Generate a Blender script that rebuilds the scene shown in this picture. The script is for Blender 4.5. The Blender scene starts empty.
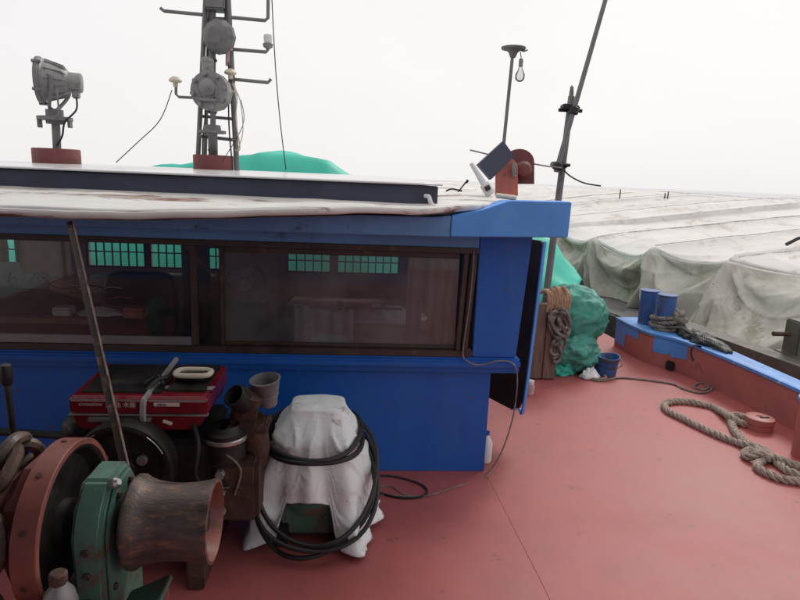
import bpy, bmesh, math, random
from mathutils import Vector, Matrix, noise
random.seed(7)
R = math.radians
SC = bpy.context.scene
COL = SC.collection

# ------------------------------------------------------------------ camera
EYE = Vector((0, 0, 1.75))
FOC = 600.0
def cam_axes(pitch=11.5, yaw=4.5, roll=2.3):
    p, a, r = R(pitch), R(yaw), R(roll)
    fw = Vector((math.sin(a)*math.cos(p), math.cos(a)*math.cos(p), -math.sin(p)))
    rt = Vector((math.cos(a), -math.sin(a), 0)); up = rt.cross(fw)
    return fw, rt*math.cos(r)+up*math.sin(r), -rt*math.sin(r)+up*math.cos(r)
FW, RT, UP = cam_axes()
cd = bpy.data.cameras.new('camera'); cam = bpy.data.objects.new('camera', cd); COL.objects.link(cam)
cam.matrix_world = Matrix(((RT.x, UP.x, -FW.x, EYE.x), (RT.y, UP.y, -FW.y, EYE.y), (RT.z, UP.z, -FW.z, EYE.z), (0, 0, 0, 1)))
cd.sensor_width = 36; cd.lens = 36*FOC/800; cd.clip_start = .05; cd.clip_end = 6000
SC.camera = cam

# ------------------------------------------------------------------ sky, sun, exposure
SUN_EL, SUN_ROT = 44, 38       # sun high, off to the right
W = bpy.data.worlds.new('World'); SC.world = W; W.use_nodes = True
nt = W.node_tree; nt.nodes.clear()
N = nt.nodes.new; L = nt.links.new
wo = N('ShaderNodeOutputWorld'); bg = N('ShaderNodeBackground'); bg.inputs['Strength'].default_value = .1
sk = N('ShaderNodeTexSky'); sk.sky_type = 'NISHITA'; sk.sun_disc = False
sk.sun_elevation = R(SUN_EL); sk.sun_rotation = R(SUN_ROT); sk.dust_density = 4
tc = N('ShaderNodeTexCoord'); mp = N('ShaderNodeMapping'); mp.inputs['Scale'].default_value = (1, 1, 2.5)
nz = N('ShaderNodeTexNoise'); nz.inputs['Scale'].default_value = 1.6; nz.inputs['Detail'].default_value = 5
rp = N('ShaderNodeValToRGB')
rp.color_ramp.elements[0].position = .3; rp.color_ramp.elements[0].color = (.775, .755, .765, 1)
rp.color_ramp.elements[1].position = .7; rp.color_ramp.elements[1].color = (.83, .81, .795, 1)
ml = N('ShaderNodeVectorMath'); ml.operation = 'SCALE'; ml.inputs['Scale'].default_value = 10.0
mx = N('ShaderNodeMix'); mx.data_type = 'RGBA'; mx.inputs['Factor'].default_value = .94
L(tc.outputs['Generated'], mp.inputs['Vector']); L(mp.outputs[0], nz.inputs['Vector']); L(nz.outputs['Fac'], rp.inputs[0])
L(rp.outputs[0], ml.inputs[0]); L(sk.outputs[0], mx.inputs['A']); L(ml.outputs[0], mx.inputs['B'])
L(mx.outputs['Result'], bg.inputs['Color']); L(bg.outputs[0], wo.inputs[0])
sd = bpy.data.lights.new('sun', 'SUN'); sd.energy = 1.2; sd.angle = R(20); sd.color = (1, .97, .93)
sun = bpy.data.objects.new('sun', sd); COL.objects.link(sun)
sdir = Vector((math.sin(R(SUN_ROT))*math.cos(R(SUN_EL)), math.cos(R(SUN_ROT))*math.cos(R(SUN_EL)), math.sin(R(SUN_EL))))
sun.rotation_euler = sdir.to_track_quat('Z', 'Y').to_euler()
SC.view_settings.view_transform = 'Standard'; SC.view_settings.look = 'None'
SC.view_settings.exposure = .25; SC.view_settings.gamma = 1

# ------------------------------------------------------------------ helpers
def at(x, y, Y):            # world point seen at photo pixel (x, y) on the plane at distance Y ahead
    d = FW+RT*((x-400)/FOC)-UP*((y-300)/FOC)
    return EYE+d*(Y/d.y)
def onz(x, y, z=0):         # world point seen at photo pixel on the level z
    d = FW+RT*((x-400)/FOC)-UP*((y-300)/FOC)
    return EYE+d*((z-EYE.z)/d.z)
ORG = {}
def empty(name, loc, label, cat, group=None):
    o = bpy.data.objects.new(name, None); COL.objects.link(o); o.location = loc
    o.empty_display_size = .1; ORG[o.name] = Vector(loc)
    return tag(o, label, cat, group)
def tag(o, label=None, cat=None, group=None, kind=None):
    if label: o['label'] = label
    if cat: o['category'] = cat
    if group: o['group'] = group
    if kind: o['kind'] = kind
    return o
def obj(name, bm, m, parent=None, smooth=35, base=None):
    """link a bmesh (world coordinates) as ONE object; the origin is the parent's or the given base"""
    org = Vector(ORG[parent.name]) if parent else (Vector(base) if base is not None else None)
    if org is None:
        zs = [v.co for v in bm.verts]
        org = Vector((sum(v.x for v in zs)/len(zs), sum(v.y for v in zs)/len(zs), min(v.z for v in zs)))
    bmesh.ops.translate(bm, verts=bm.verts, vec=-org)
    me = bpy.data.meshes.new(name); bm.normal_update(); bm.to_mesh(me); bm.free()
    for mm in (m if isinstance(m, (list, tuple)) else [m]): me.materials.append(mm)
    if smooth:
        me.shade_smooth(); me.set_sharp_from_angle(angle=R(smooth))
    o = bpy.data.objects.new(name, me); COL.objects.link(o)
    if parent: o.parent = parent
    else: o.location = org
    ORG[o.name] = org
    return o
def B(): return bmesh.new()
def merge(bm, b2):
    me = bpy.data.meshes.new('t'); b2.to_mesh(me); b2.free(); bm.from_mesh(me); bpy.data.meshes.remove(me)
def box(bm, c, s, bev=.004, rot=None, seg=2):
    b = B(); bmesh.ops.create_cube(b, size=1)
    bmesh.ops.scale(b, vec=s, verts=b.verts)
    if bev: bmesh.ops.bevel(b, geom=b.edges[:], offset=bev, segments=seg, affect='EDGES', clamp_overlap=True)
    if rot is not None: bmesh.ops.rotate(b, cent=(0, 0, 0), matrix=rot, verts=b.verts)
    bmesh.ops.translate(b, vec=c, verts=b.verts); merge(bm, b); return bm
def bb(bm, x0, x1, y0, y1, z0, z1, bev=.004): return box(bm, ((x0+x1)/2, (y0+y1)/2, (z0+z1)/2), (x1-x0, y1-y0, z1-z0), bev)
def frame_of(d):
    d = Vector(d).normalized(); u = Vector((0, 0, 1)) if abs(d.z) < .9 else Vector((0, 1, 0))
    a = d.cross(u).normalized(); return d, a, d.cross(a).normalized()
def lathe(bm, o, axis, prof, n=28):
    """prof = [(distance along the axis, radius)]; radius 0 closes"""
    d, a, b = frame_of(axis); o = Vector(o); rings = []
    for t, r in prof:
        if r < 1e-6: rings.append([bm.verts.new(o+d*t)])
        else: rings.append([bm.verts.new(o+d*t+(a*math.cos(2*math.pi*k/n)+b*math.sin(2*math.pi*k/n))*r) for k in range(n)])
    for p, q in zip(rings, rings[1:]):
        for k in range(n):
            k2 = (k+1) % n
            if len(p) == 1 and len(q) == 1: continue
            if len(p) == 1: bm.faces.new((p[0], q[k2], q[k]))
            elif len(q) == 1: bm.faces.new((p[k], p[k2], q[0]))
            else: bm.faces.new((p[k], p[k2], q[k2], q[k]))
    return bm
def cyl(bm, a, b, r0, r1=None, n=16):
    a, b = Vector(a), Vector(b); r1 = r0 if r1 is None else r1; h = (b-a).length; e = min(.003, h*.2, r0*.3, r1*.3)
    return lathe(bm, a, b-a, [(0, 0), (0, r0-e), (e, r0), (h-e, r1), (h, r1-e), (h, 0)], n)
def smooth_path(pts, sub=6, closed=False):
    pts = [Vector(p) for p in pts]; n = len(pts)
    if n < 3 or sub < 2: return pts
    out = []
    rng = range(n) if closed else range(n-1)
    for i in rng:
        if closed: p0, p1, p2, p3 = pts[i-1], pts[i], pts[(i+1) % n], pts[(i+2) % n]
        else: p0, p1, p2, p3 = pts[max(i-1, 0)], pts[i], pts[i+1], pts[min(i+2, n-1)]
        for k in range(sub):
            t = k/sub
            out.append(.5*((2*p1)+(p2-p0)*t+(2*p0-5*p1+4*p2-p3)*t*t+(3*p1-p0-3*p2+p3)*t**3))
    if not closed: out.append(pts[-1])
    return out
def pframes(P, closed=False):
    n = len(P); T = [((P[(i+1) % n]-P[i-1]) if closed else (P[min(i+1, n-1)]-P[max(i-1, 0)])).normalized() for i in range(n)]
    _, a, _ = frame_of(T[0]); A = []
    for t in T:
        a = (a-t*a.dot(t)).normalized(); A.append((a.copy(), t.cross(a).normalized()))
    return T, A
def tube(bm, pts, r, n=8, closed=False, sub=6, rf=None):
    P = smooth_path(pts, sub, closed); T, A = pframes(P, closed); rings = []
    for i, p in enumerate(P):
        rr = r*(rf(i/(len(P)-1)) if rf else 1)
        rings.append([bm.verts.new(p+(A[i][0]*math.cos(2*math.pi*k/n)+A[i][1]*math.sin(2*math.pi*k/n))*rr) for k in range(n)])
    m = len(rings)
    for i in range(m if closed else m-1):
        p, q = rings[i], rings[(i+1) % m]
        for k in range(n): bm.faces.new((p[k], p[(k+1) % n], q[(k+1) % n], q[k]))
    if not closed:
        bm.faces.new(rings[0][::-1]); bm.faces.new(rings[-1])
    return bm
def rope(bm, pts, Rr, pitch=.12, strands=3, sub=8, closed=False, n=6):
    P = smooth_path(pts, sub, closed)
    Q = [P[0]]                                  # resample evenly so that the lay of the strands is regular
    step = pitch/10
    for p in P[1:]:
        while (p-Q[-1]).length > step: Q.append(Q[-1]+(p-Q[-1]).normalized()*step)
    if len(Q) < 4: return bm
    T, A = pframes(Q)
    for s in range(strands):
        pts2 = []
        for i, p in enumerate(Q):
            th = 2*math.pi*(i*step/pitch+s/strands)
            pts2.append(p+(A[i][0]*math.cos(th)+A[i][1]*math.sin(th))*Rr*.5)
        tube(bm, pts2, Rr*.56, n, False, 1)
    return bm
def prism(bm, poly, axis, lo, hi, bev=0):
    """poly in the two other axes, extruded along axis ('x','y','z')"""
    def P(u, v, w): return {'x': (w, u, v), 'y': (u, w, v), 'z': (u, v, w)}[axis]
    b = B(); a = [b.verts.new(P(u, v, lo)) for u, v in poly]; c = [b.verts.new(P(u, v, hi)) for u, v in poly]; n = len(poly)
    b.faces.new(a[::-1]); b.faces.new(c)
    for k in range(n): b.faces.new((a[k], a[(k+1) % n], c[(k+1) % n], c[k]))
    bmesh.ops.recalc_face_normals(b, faces=b.faces)
    if bev: bmesh.ops.bevel(b, geom=b.edges[:], offset=bev, segments=2, affect='EDGES', clamp_overlap=True)
    merge(bm, b); return bm
def plate(bm, pts, th):
    """a flat polygon given by its world points, with real thickness th along its normal"""
    pts = [Vector(p) for p in pts]; nrm = (pts[1]-pts[0]).cross(pts[2]-pts[0]).normalized()*th; n = len(pts)
    b = B(); a = [b.verts.new(p) for p in pts]; c = [b.verts.new(p+nrm) for p in pts]
    b.faces.new(a[::-1]); b.faces.new(c)
    for k in range(n): b.faces.new((a[k], a[(k+1) % n], c[(k+1) % n], c[k]))
    bmesh.ops.recalc_face_normals(b, faces=b.faces)
    bmesh.ops.bevel(b, geom=b.edges[:], offset=min(.002, th*.3), segments=1, affect='EDGES', clamp_overlap=True)
    merge(bm, b); return bm
def sheet(bm, f, nu, nv, closed_u=False):
    g = [[bm.verts.new(f(i/(nu if closed_u else nu-1), j/(nv-1))) for i in range(nu)] for j in range(nv)]
    for j in range(nv-1):
        for i in range(nu if closed_u else nu-1):
            i2 = (i+1) % nu
            bm.faces.new((g[j][i], g[j][i2], g[j+1][i2], g[j+1][i]))
    return bm
def solid(o, th):
    m = o.modifiers.new('thickness', 'SOLIDIFY'); m.thickness = th; m.offset = 0
    return o
def fbm(p, s=1.0, o=3):
    p = Vector(p)*s; v = 0; a = 1
    for k in range(o): v += noise.noise(p)*a; p = p*2.03; a *= .5
    return v
def lerp_tab(tab, x):
    if x <= tab[0][0]: return tab[0][1]
    for (a, p), (b, q) in zip(tab, tab[1:]):
        if x <= b:
            t = (x-a)/(b-a); t = t*t*(3-2*t); return p+(q-p)*t
    return tab[-1][1]

# ------------------------------------------------------------------ materials
def mat(name, col, rough=.5, var=.25, scale=5.0, spot=None, spot_amt=.0, spot_scale=7.0, fine=60.0, bump=.15, metal=0.0, bdist=.002, rvar=.15, col2=None, spec=.5, stretch=(1, 1, 1), world=False, chip=None, chip_amt=.05, chip_scale=30.0, streak=None, streak_amt=.5):
    m = bpy.data.materials.new(name); m.use_nodes = True; t = m.node_tree; t.nodes.clear()
    n, l = t.nodes.new, t.links.new
    out = n('ShaderNodeOutputMaterial'); p = n('ShaderNodeBsdfPrincipled'); l(p.outputs[0], out.inputs[0])
    tc = n('ShaderNodeTexCoord'); mpn = n('ShaderNodeMapping'); mpn.inputs['Scale'].default_value = stretch
    if world:
        ge = n('ShaderNodeNewGeometry'); l(ge.outputs['Position'], mpn.inputs['Vector'])
    else: l(tc.outputs['Object'], mpn.inputs['Vector'])
    n1 = n('ShaderNodeTexNoise'); n1.inputs['Scale'].default_value = scale; n1.inputs['Detail'].default_value = 8; n1.inputs['Roughness'].default_value = .62
    l(mpn.outputs[0], n1.inputs['Vector'])
    r1 = n('ShaderNodeValToRGB'); c2 = col2 or tuple(min(1, c*(1+var*.7)+.01*var) for c in col)
    r1.color_ramp.elements[0].position = .32; r1.color_ramp.elements[0].color = (*[c*(1-var) for c in col], 1)
    r1.color_ramp.elements[1].position = .68; r1.color_ramp.elements[1].color = (*c2, 1)
    l(n1.outputs['Fac'], r1.inputs[0]); c = r1.outputs[0]
    n3 = n('ShaderNodeTexNoise'); n3.inputs['Scale'].default_value = fine; n3.inputs['Detail'].default_value = 4
    l(mpn.outputs[0], n3.inputs['Vector'])
    if spot:
        n2 = n('ShaderNodeTexNoise'); n2.inputs['Scale'].default_value = spot_scale; n2.inputs['Detail'].default_value = 9; n2.inputs['Roughness'].default_value = .7
        n2.inputs['Distortion'].default_value = .4
        l(mpn.outputs[0], n2.inputs['Vector'])
        r2 = n('ShaderNodeValToRGB'); e = .72-.4*spot_amt
        r2.color_ramp.elements[0].position = e-.05; r2.color_ramp.elements[0].color = (0, 0, 0, 1)
        r2.color_ramp.elements[1].position = e+.05; r2.color_ramp.elements[1].color = (1, 1, 1, 1)
        l(n2.outputs['Fac'], r2.inputs[0])
        mxn = n('ShaderNodeMix'); mxn.data_type = 'RGBA'; l(r2.outputs[0], mxn.inputs['Factor']); l(c, mxn.inputs['A'])
        mxn.inputs['B'].default_value = (*spot, 1); c = mxn.outputs['Result']
    def layer(c, col, amt, sc, st, w=.04, op=1.0):
        m2 = n('ShaderNodeMapping'); m2.inputs['Scale'].default_value = st; m2.inputs['Location'].default_value = (3.1, 1.7, .4)
        l(ge.outputs['Position'] if world else tc.outputs['Object'], m2.inputs['Vector'])
        nn = n('ShaderNodeTexNoise'); nn.inputs['Scale'].default_value = sc; nn.inputs['Detail'].default_value = 10; nn.inputs['Roughness'].default_value = .75
        l(m2.outputs[0], nn.inputs['Vector']); rr = n('ShaderNodeValToRGB'); e = .74-.4*amt
        rr.color_ramp.elements[0].position = e-w; rr.color_ramp.elements[0].color = (0, 0, 0, 1)
        rr.color_ramp.elements[1].position = e+w; rr.color_ramp.elements[1].color = (op, op, op, 1)
        l(nn.outputs['Fac'], rr.inputs[0]); mm = n('ShaderNodeMix'); mm.data_type = 'RGBA'; l(rr.outputs[0], mm.inputs['Factor']); l(c, mm.inputs['A'])
        mm.inputs['B'].default_value = (*col, 1); return mm.outputs['Result']
    if streak: c = layer(c, streak, streak_amt, 3 if world else 9, (1, 1, .12), .12, .55)
    if chip: c = layer(c, chip, chip_amt, chip_scale, (1, 1, 1), .02)
    l(c, p.inputs['Base Color'])
    mr = n('ShaderNodeMapRange'); mr.inputs['To Min'].default_value = max(.05, rough-rvar); mr.inputs['To Max'].default_value = min(1, rough+rvar)
    mr.inputs['From Min'].default_value = .3; mr.inputs['From Max'].default_value = .7
    l(n1.outputs['Fac'], mr.inputs['Value']); l(mr.outputs[0], p.inputs['Roughness'])
    p.inputs['Metallic'].default_value = metal; p.inputs['Specular IOR Level'].default_value = spec
    if bump:
        ad = n('ShaderNodeMath'); ad.operation = 'ADD'; l(n3.outputs['Fac'], ad.inputs[0]); l(n1.outputs['Fac'], ad.inputs[1])
        bp = n('ShaderNodeBump'); bp.inputs['Strength'].default_value = bump; bp.inputs['Distance'].default_value = bdist
        l(ad.outputs[0], bp.inputs['Height']); l(bp.outputs[0], p.inputs['Normal'])
    return m
RUST = (.13, .045, .02)
M_deck = mat('red_deck_paint', (.375, .092, .088), .52, .13, 1.1, (.36, .10, .095), .30, 2.2, 45, .14, bdist=.003, rvar=.07, spec=.5, world=True, chip=(.20, .075, .06), chip_amt=.25, chip_scale=9, streak=(.26, .075, .07), streak_amt=.34)
M_bulw = mat('red_bulwark_paint', (.42, .135, .12), .55, .15, 3, (.26, .09, .075), .2, 6, 50, .3)
M_head = mat('glare_and_shade_navy', (.13, .29, .56), .5, .2, 3, (.05, .05, .08), .2, 8, 40, .2)  # navy with lens glare and eave shade put into the colour
M_blue = mat('blue_wall_paint', (.006, .105, .46), .45, .10, 2.5, (.03, .09, .28), .15, 3, 40, .25, chip=(.12, .05, .03), chip_amt=.25, chip_scale=11, streak=(.03, .13, .40), streak_amt=.45)
M_blueL = mat('light_blue_paint', (.09, .30, .74), .45, .15, 4, (.20, .30, .5), .10, 12, 50, .2)
M_blueW = mat('worn_blue_paint', (.035, .11, .32), .5, .25, 6, (.10, .05, .04), .35, 10, 50, .3)
M_cap = mat('worn_cap_paint', (.09, .26, .62), .45, .2, 5, (.32, .45, .66), .25, 9, 50, .2)
M_white = mat('dull_white_paint', (.66, .64, .63), .5, .12, 4, (.30, .13, .07), .22, 7, 50, .2)
M_eave = mat('rusty_white_sheet', (.75, .74, .71), .5, .18, 3, (.20, .075, .04), .34, 5, 50, .4, stretch=(.35, 1.6, 2.5))
M_navy = mat('navy_hatch_side', (.05, .055, .09), .55, .2, 4, (.06, .055, .06), .2, 9)
M_hatch = mat('glossy_white_panel', (.62, .61, .62), .22, .07, 2, None, 0, 5, 30, .08, rvar=.06)
M_black = mat('black_rubber', (.012, .012, .014), .5, .3, 8, None, 0, 5, 80, .3)
M_dark = mat('dark_greasy_metal', (.022, .02, .019), .5, .5, 9, RUST, .18, 9, 60, .5, .3)
M_grey = mat('weathered_grey_metal', (.26, .255, .255), .5, .25, 9, (.10, .07, .05), .28, 14, 70, .3, .25)
M_mast = mat('grey_mast_paint', (.17, .165, .17), .55, .3, 12, (.20, .13, .10), .22, 20, 60, .3)
M_rust = mat('rusty_iron', (.075, .04, .03), .7, .5, 14, (.15, .07, .04), .3, 20, 90, .7, .2)
M_drum = mat('worn_winch_drum', (.11, .085, .078), .5, .4, 8, (.24, .12, .06), .32, 16, 60, .6, .35, stretch=(1, 3, 3))
M_oxide = mat('red_oxide_paint', (.20, .06, .045), .55, .35, 7, (.09, .04, .03), .28, 9, 60, .4)
M_base = mat('maroon_base_paint', (.17, .045, .045), .6, .25, 8, (.10, .05, .04), .25, 12)
M_green = mat('worn_green_paint', (.085, .18, .14), .6, .4, 5, (.13, .085, .06), .40, 9, 60, .5)
M_tank = mat('dark_red_gloss', (.20, .008, .018), .25, .3, 6, (.05, .01, .01), .2, 12, 60, .1)
M_chrome = mat('dull_bright_metal', (.5, .49, .48), .35, .2, 10, (.2, .12, .08), .2, 20, 60, .2, .8)
M_cream = mat('cream_plastic', (.62, .56, .44), .5, .15, 9)
M_whitep = mat('white_plastic', (.72, .72, .72), .4, .1, 9)
M_tgreen = mat('green_tarpaulin', (.04, .50, .37), .6, .16, 3, (.05, .52, .40), .2, 5, 60, .25)
M_tgrey = mat('dirty_white_tarpaulin', (.66, .64, .62), .75, .17, 1.1, (.50, .45, .40), .33, 2.0, 60, .35, world=True, chip=(.40, .34, .28), chip_amt=.22, chip_scale=7)
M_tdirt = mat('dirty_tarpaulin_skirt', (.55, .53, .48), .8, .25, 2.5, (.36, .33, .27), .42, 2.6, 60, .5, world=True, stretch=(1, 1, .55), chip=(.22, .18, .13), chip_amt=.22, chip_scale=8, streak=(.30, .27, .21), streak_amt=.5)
M_cloth = mat('dirty_white_cloth', (.78, .81, .81), .85, .10, 5, (.42, .38, .34), .22, 9, 38, .5, bdist=.006)
M_net = mat('dark_green_net_cloth', (.05, .27, .215), .7, .3, 6, (.18, .40, .36), .3, 12, 90, .5)
M_seam = mat('stitched_seam_cord', (.42, .39, .37), .85, .4, 30, (.66, .64, .62), .55, 9)
M_rope = mat('hemp_mooring_rope', (.36, .29, .24), .85, .35, 20, (.20, .13, .11), .3, 25, 160, .8)
M_ropeg = mat('grey_rope', (.21, .185, .165), .85, .4, 20, (.14, .10, .08), .3, 25, 160, .7)
M_ropeb = mat('tan_rope', (.42, .26, .17), .85, .35, 20, (.22, .12, .08), .3, 25, 160, .7)
M_wood = mat('weathered_wood', (.17, .105, .08), .75, .4, 5, (.26, .19, .16), .3, 9, 60, .7, stretch=(6, 6, .7))
M_frame = mat('brown_window_frame', (.055, .034, .028), .5, .3, 6, (.12, .08, .06), .25, 9, 60, .2)
M_alu = mat('grey_aluminium_rail', (.24, .235, .24), .4, .15, 6, None, 0, 5, 60, .1, .4)
M_int = mat('brown_interior_panel', (.34, .18, .13), .6, .3, 5)
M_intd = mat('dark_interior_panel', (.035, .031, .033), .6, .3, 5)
M_alu2 = mat('pale_locker_paint', (.55, .55, .58), .6, .15, 5)
M_paper = mat('grey_card', (.52, .54, .57), .7, .1, 8)
M_curt = mat('brown_curtain', (.55, .32, .22), .85, .3, 12, (.55, .40, .32), .35, 30, 60, .3, stretch=(2, 2, .8))
M_bed = mat('pale_bedding', (.80, .85, .92), .85, .2, 7)
M_pink = mat('faded_pink_fabric', (.50, .33, .33), .85, .3, 7)
M_orange = mat('faded_orange_red_paint', (.55, .16, .12), .55, .25, 9, (.20, .07, .06), .3, 14)
M_olive = mat('dark_olive_paint', (.095, .085, .07), .6, .25, 6, (.16, .13, .10), .3, 9)
M_bdeck = mat('grey_barge_deck', (.21, .20, .195), .7, .25, 4, (.12, .10, .09), .3, 7)
M_bed2 = mat('shade_awning_canvas', (.12, .12, .13), .8, .2, 4)
M_print = mat('white_print', (.62, .50, .48), .5, .1, 9, bump=0)
M_water = mat('grey_harbour_water', (.10, .11, .10), .06, .2, .08, None, 0, 5, .7, 0, rvar=.02, world=True)

def pane_mat(name, tint, dust, dcol):
    m = bpy.data.materials.new(name); m.use_nodes = True; t = m.node_tree; t.nodes.clear(); n, l = t.nodes.new, t.links.new
    out = n('ShaderNodeOutputMaterial'); tr = n('ShaderNodeBsdfTransparent'); tr.inputs[0].default_value = (*tint, 1)
    gl = n('ShaderNodeBsdfGlossy'); gl.inputs['Roughness'].default_value = .04; df = n('ShaderNodeBsdfDiffuse'); df.inputs[0].default_value = (*dcol, 1)
    tc = n('ShaderNodeTexCoord'); nz = n('ShaderNodeTexNoise'); nz.inputs['Scale'].default_value = 3.5; nz.inputs['Detail'].default_value = 6
    l(tc.outputs['Object'], nz.inputs['Vector'])
    mr = n('ShaderNodeMapRange'); mr.inputs['From Min'].default_value = .3; mr.inputs['From Max'].default_value = .7
    mr.inputs['To Min'].default_value = dust*.5; mr.inputs['To Max'].default_value = dust*1.5; l(nz.outputs['Fac'], mr.inputs['Value'])
    m1 = n('ShaderNodeMixShader'); l(mr.outputs[0], m1.inputs[0]); l(tr.outputs[0], m1.inputs[1]); l(df.outputs[0], m1.inputs[2])
    fr = n('ShaderNodeFresnel'); fr.inputs[0].default_value = 1.45
    m2 = n('ShaderNodeMixShader'); l(fr.outputs[0], m2.inputs[0]); l(m1.outputs[0], m2.inputs[1]); l(gl.outputs[0], m2.inputs[2])
    l(m2.outputs[0], out.inputs[0]); return m
G_clear = pane_mat('tinted_window_glass', (.95, .96, .96), .055, (.30, .29, .32))
G_dusty = pane_mat('dusty_window_glass', (.80, .78, .79), .19, (.38, .37, .39))
G_bulb = pane_mat('bulb_glass', (.92, .92, .92), .12, (.7, .7, .7))
G_lens = mat('lamp_lens', (.30, .31, .32), .12, .15, 5, bump=0, rvar=.03)

# ================================================================== SETTING
b = B(); bmesh.ops.create_grid(b, x_segments=2, y_segments=2, size=3000)
wt = tag(obj('water', b, M_water, base=(0, 0, 0)), kind='structure'); wt.location = (0, 0, -1.3)

# red steel deck of the boat, with its edge and hull side
DE = [(-4.6, -5), (-4.6, 16), (2.2, 16), (2.75, 11), (3.0, 7.5), (3.08, 6.35), (3.3, 5.9), (3.62, 5.4), (3.66, 4.4), (3.68, 2), (3.68, -5)]
b = prism(B(), DE, 'z', -.04, 0); dk = tag(obj('deck', b, M_deck, base=(0, 0, 0), smooth=0), kind='structure')
b = prism(B(), [(x-.03*(1 if x > 0 else -1), y) for x, y in DE], 'z', -1.7, -.041)
tag(obj('boat_hull', b, M_navy, base=(0, 0, -1.7), smooth=0), 'dark steel hull side beneath the red deck', 'hull')
for pts in ([(.834, 3.3), (.858, 2.65), (.872, 2.21), (.89, 1.0), (.9, -2)], [(-4.5, 1.4), (.88, 1.42)]):
    P3 = smooth_path([(x, y, 0) for x, y in pts], 12); bm = B()
    def seam(u, v, P3=P3):
        i = min(int(u*(len(P3)-1)+.5), len(P3)-1); p = P3[i]; q = P3[min(i+1, len(P3)-1)]-P3[max(i-1, 0)]; q.normalize()
        w = (v-.5)*.006*(1+.5*fbm(p, 9)); return p+Vector((-q.y, q.x, 0))*w+Vector((0, 0, .0015-.0018*abs(v-.5)*2))
    sheet(bm, seam, len(P3), 5); obj('weld_seam', bm, M_deck, dk)

# ---- neighbouring barge
O = Vector((4.2, 6.0, 0)); D = Vector((-.17, .985, 0)).normalized(); T = Vector((D.y, -D.x, 0))
def bg_(s, t, z): return O+D*s+T*t+Vector((0, 0, z))
barge = empty('barge', bg_(0, 3, -1.3), 'neighbouring cargo barge with grey deck lying alongside to the right', 'barge')
def slab(s0, s1, t0, t1, z0, z1):
    bm = B(); vs = [bg_(s, t, z) for z in (z0, z1) for s, t in ((s0, t0), (s1, t0), (s1, t1), (s0, t1))]
    v = [bm.verts.new(p) for p in vs]
    for f in ((3, 2, 1, 0), (4, 5, 6, 7), (0, 1, 5, 4), (1, 2, 6, 5), (2, 3, 7, 6), (3, 0, 4, 7)): bm.faces.new([v[i] for i in f])
    bmesh.ops.recalc_face_normals(bm, faces=bm.faces); return bm
obj('hull', slab(-9, 34, -.42, 12, -1.8, .04), M_olive, barge, 0)
obj('side_deck', slab(-9, 34, -.38, 11.9, .041, .06), M_bdeck, barge, 0)
obj('gunwale', slab(-9, .75, -.50, -.28, -.02, .27), M_olive, barge, 0)
obj('hold_side', slab(-8, 33, 1.9, 11, .062, .85), M_olive, barge, 0)
c = at(797, 330, 5.15); bt = empty('bitt', (c.x+.06, c.y, .27), 'dark olive square bitt with a side pin on the neighbouring barge', 'bitt')
bb(bm := B(), c.x-.05, c.x+.18, c.y-.10, c.y+.10, .268, .60, .012); obj('post', bm, M_olive, bt)
p = at(786, 334, 5.15); obj('pin', cyl(B(), p+Vector((-.13, 0, 0)), p+Vector((.03, 0, .0)), .022), M_rust, bt)
bb(bm := B(), c.x-.09, c.x+.20, c.y-.14, c.y+.14, .262, .28, .004); obj('foot_plate', bm, M_olive, bt)

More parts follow.
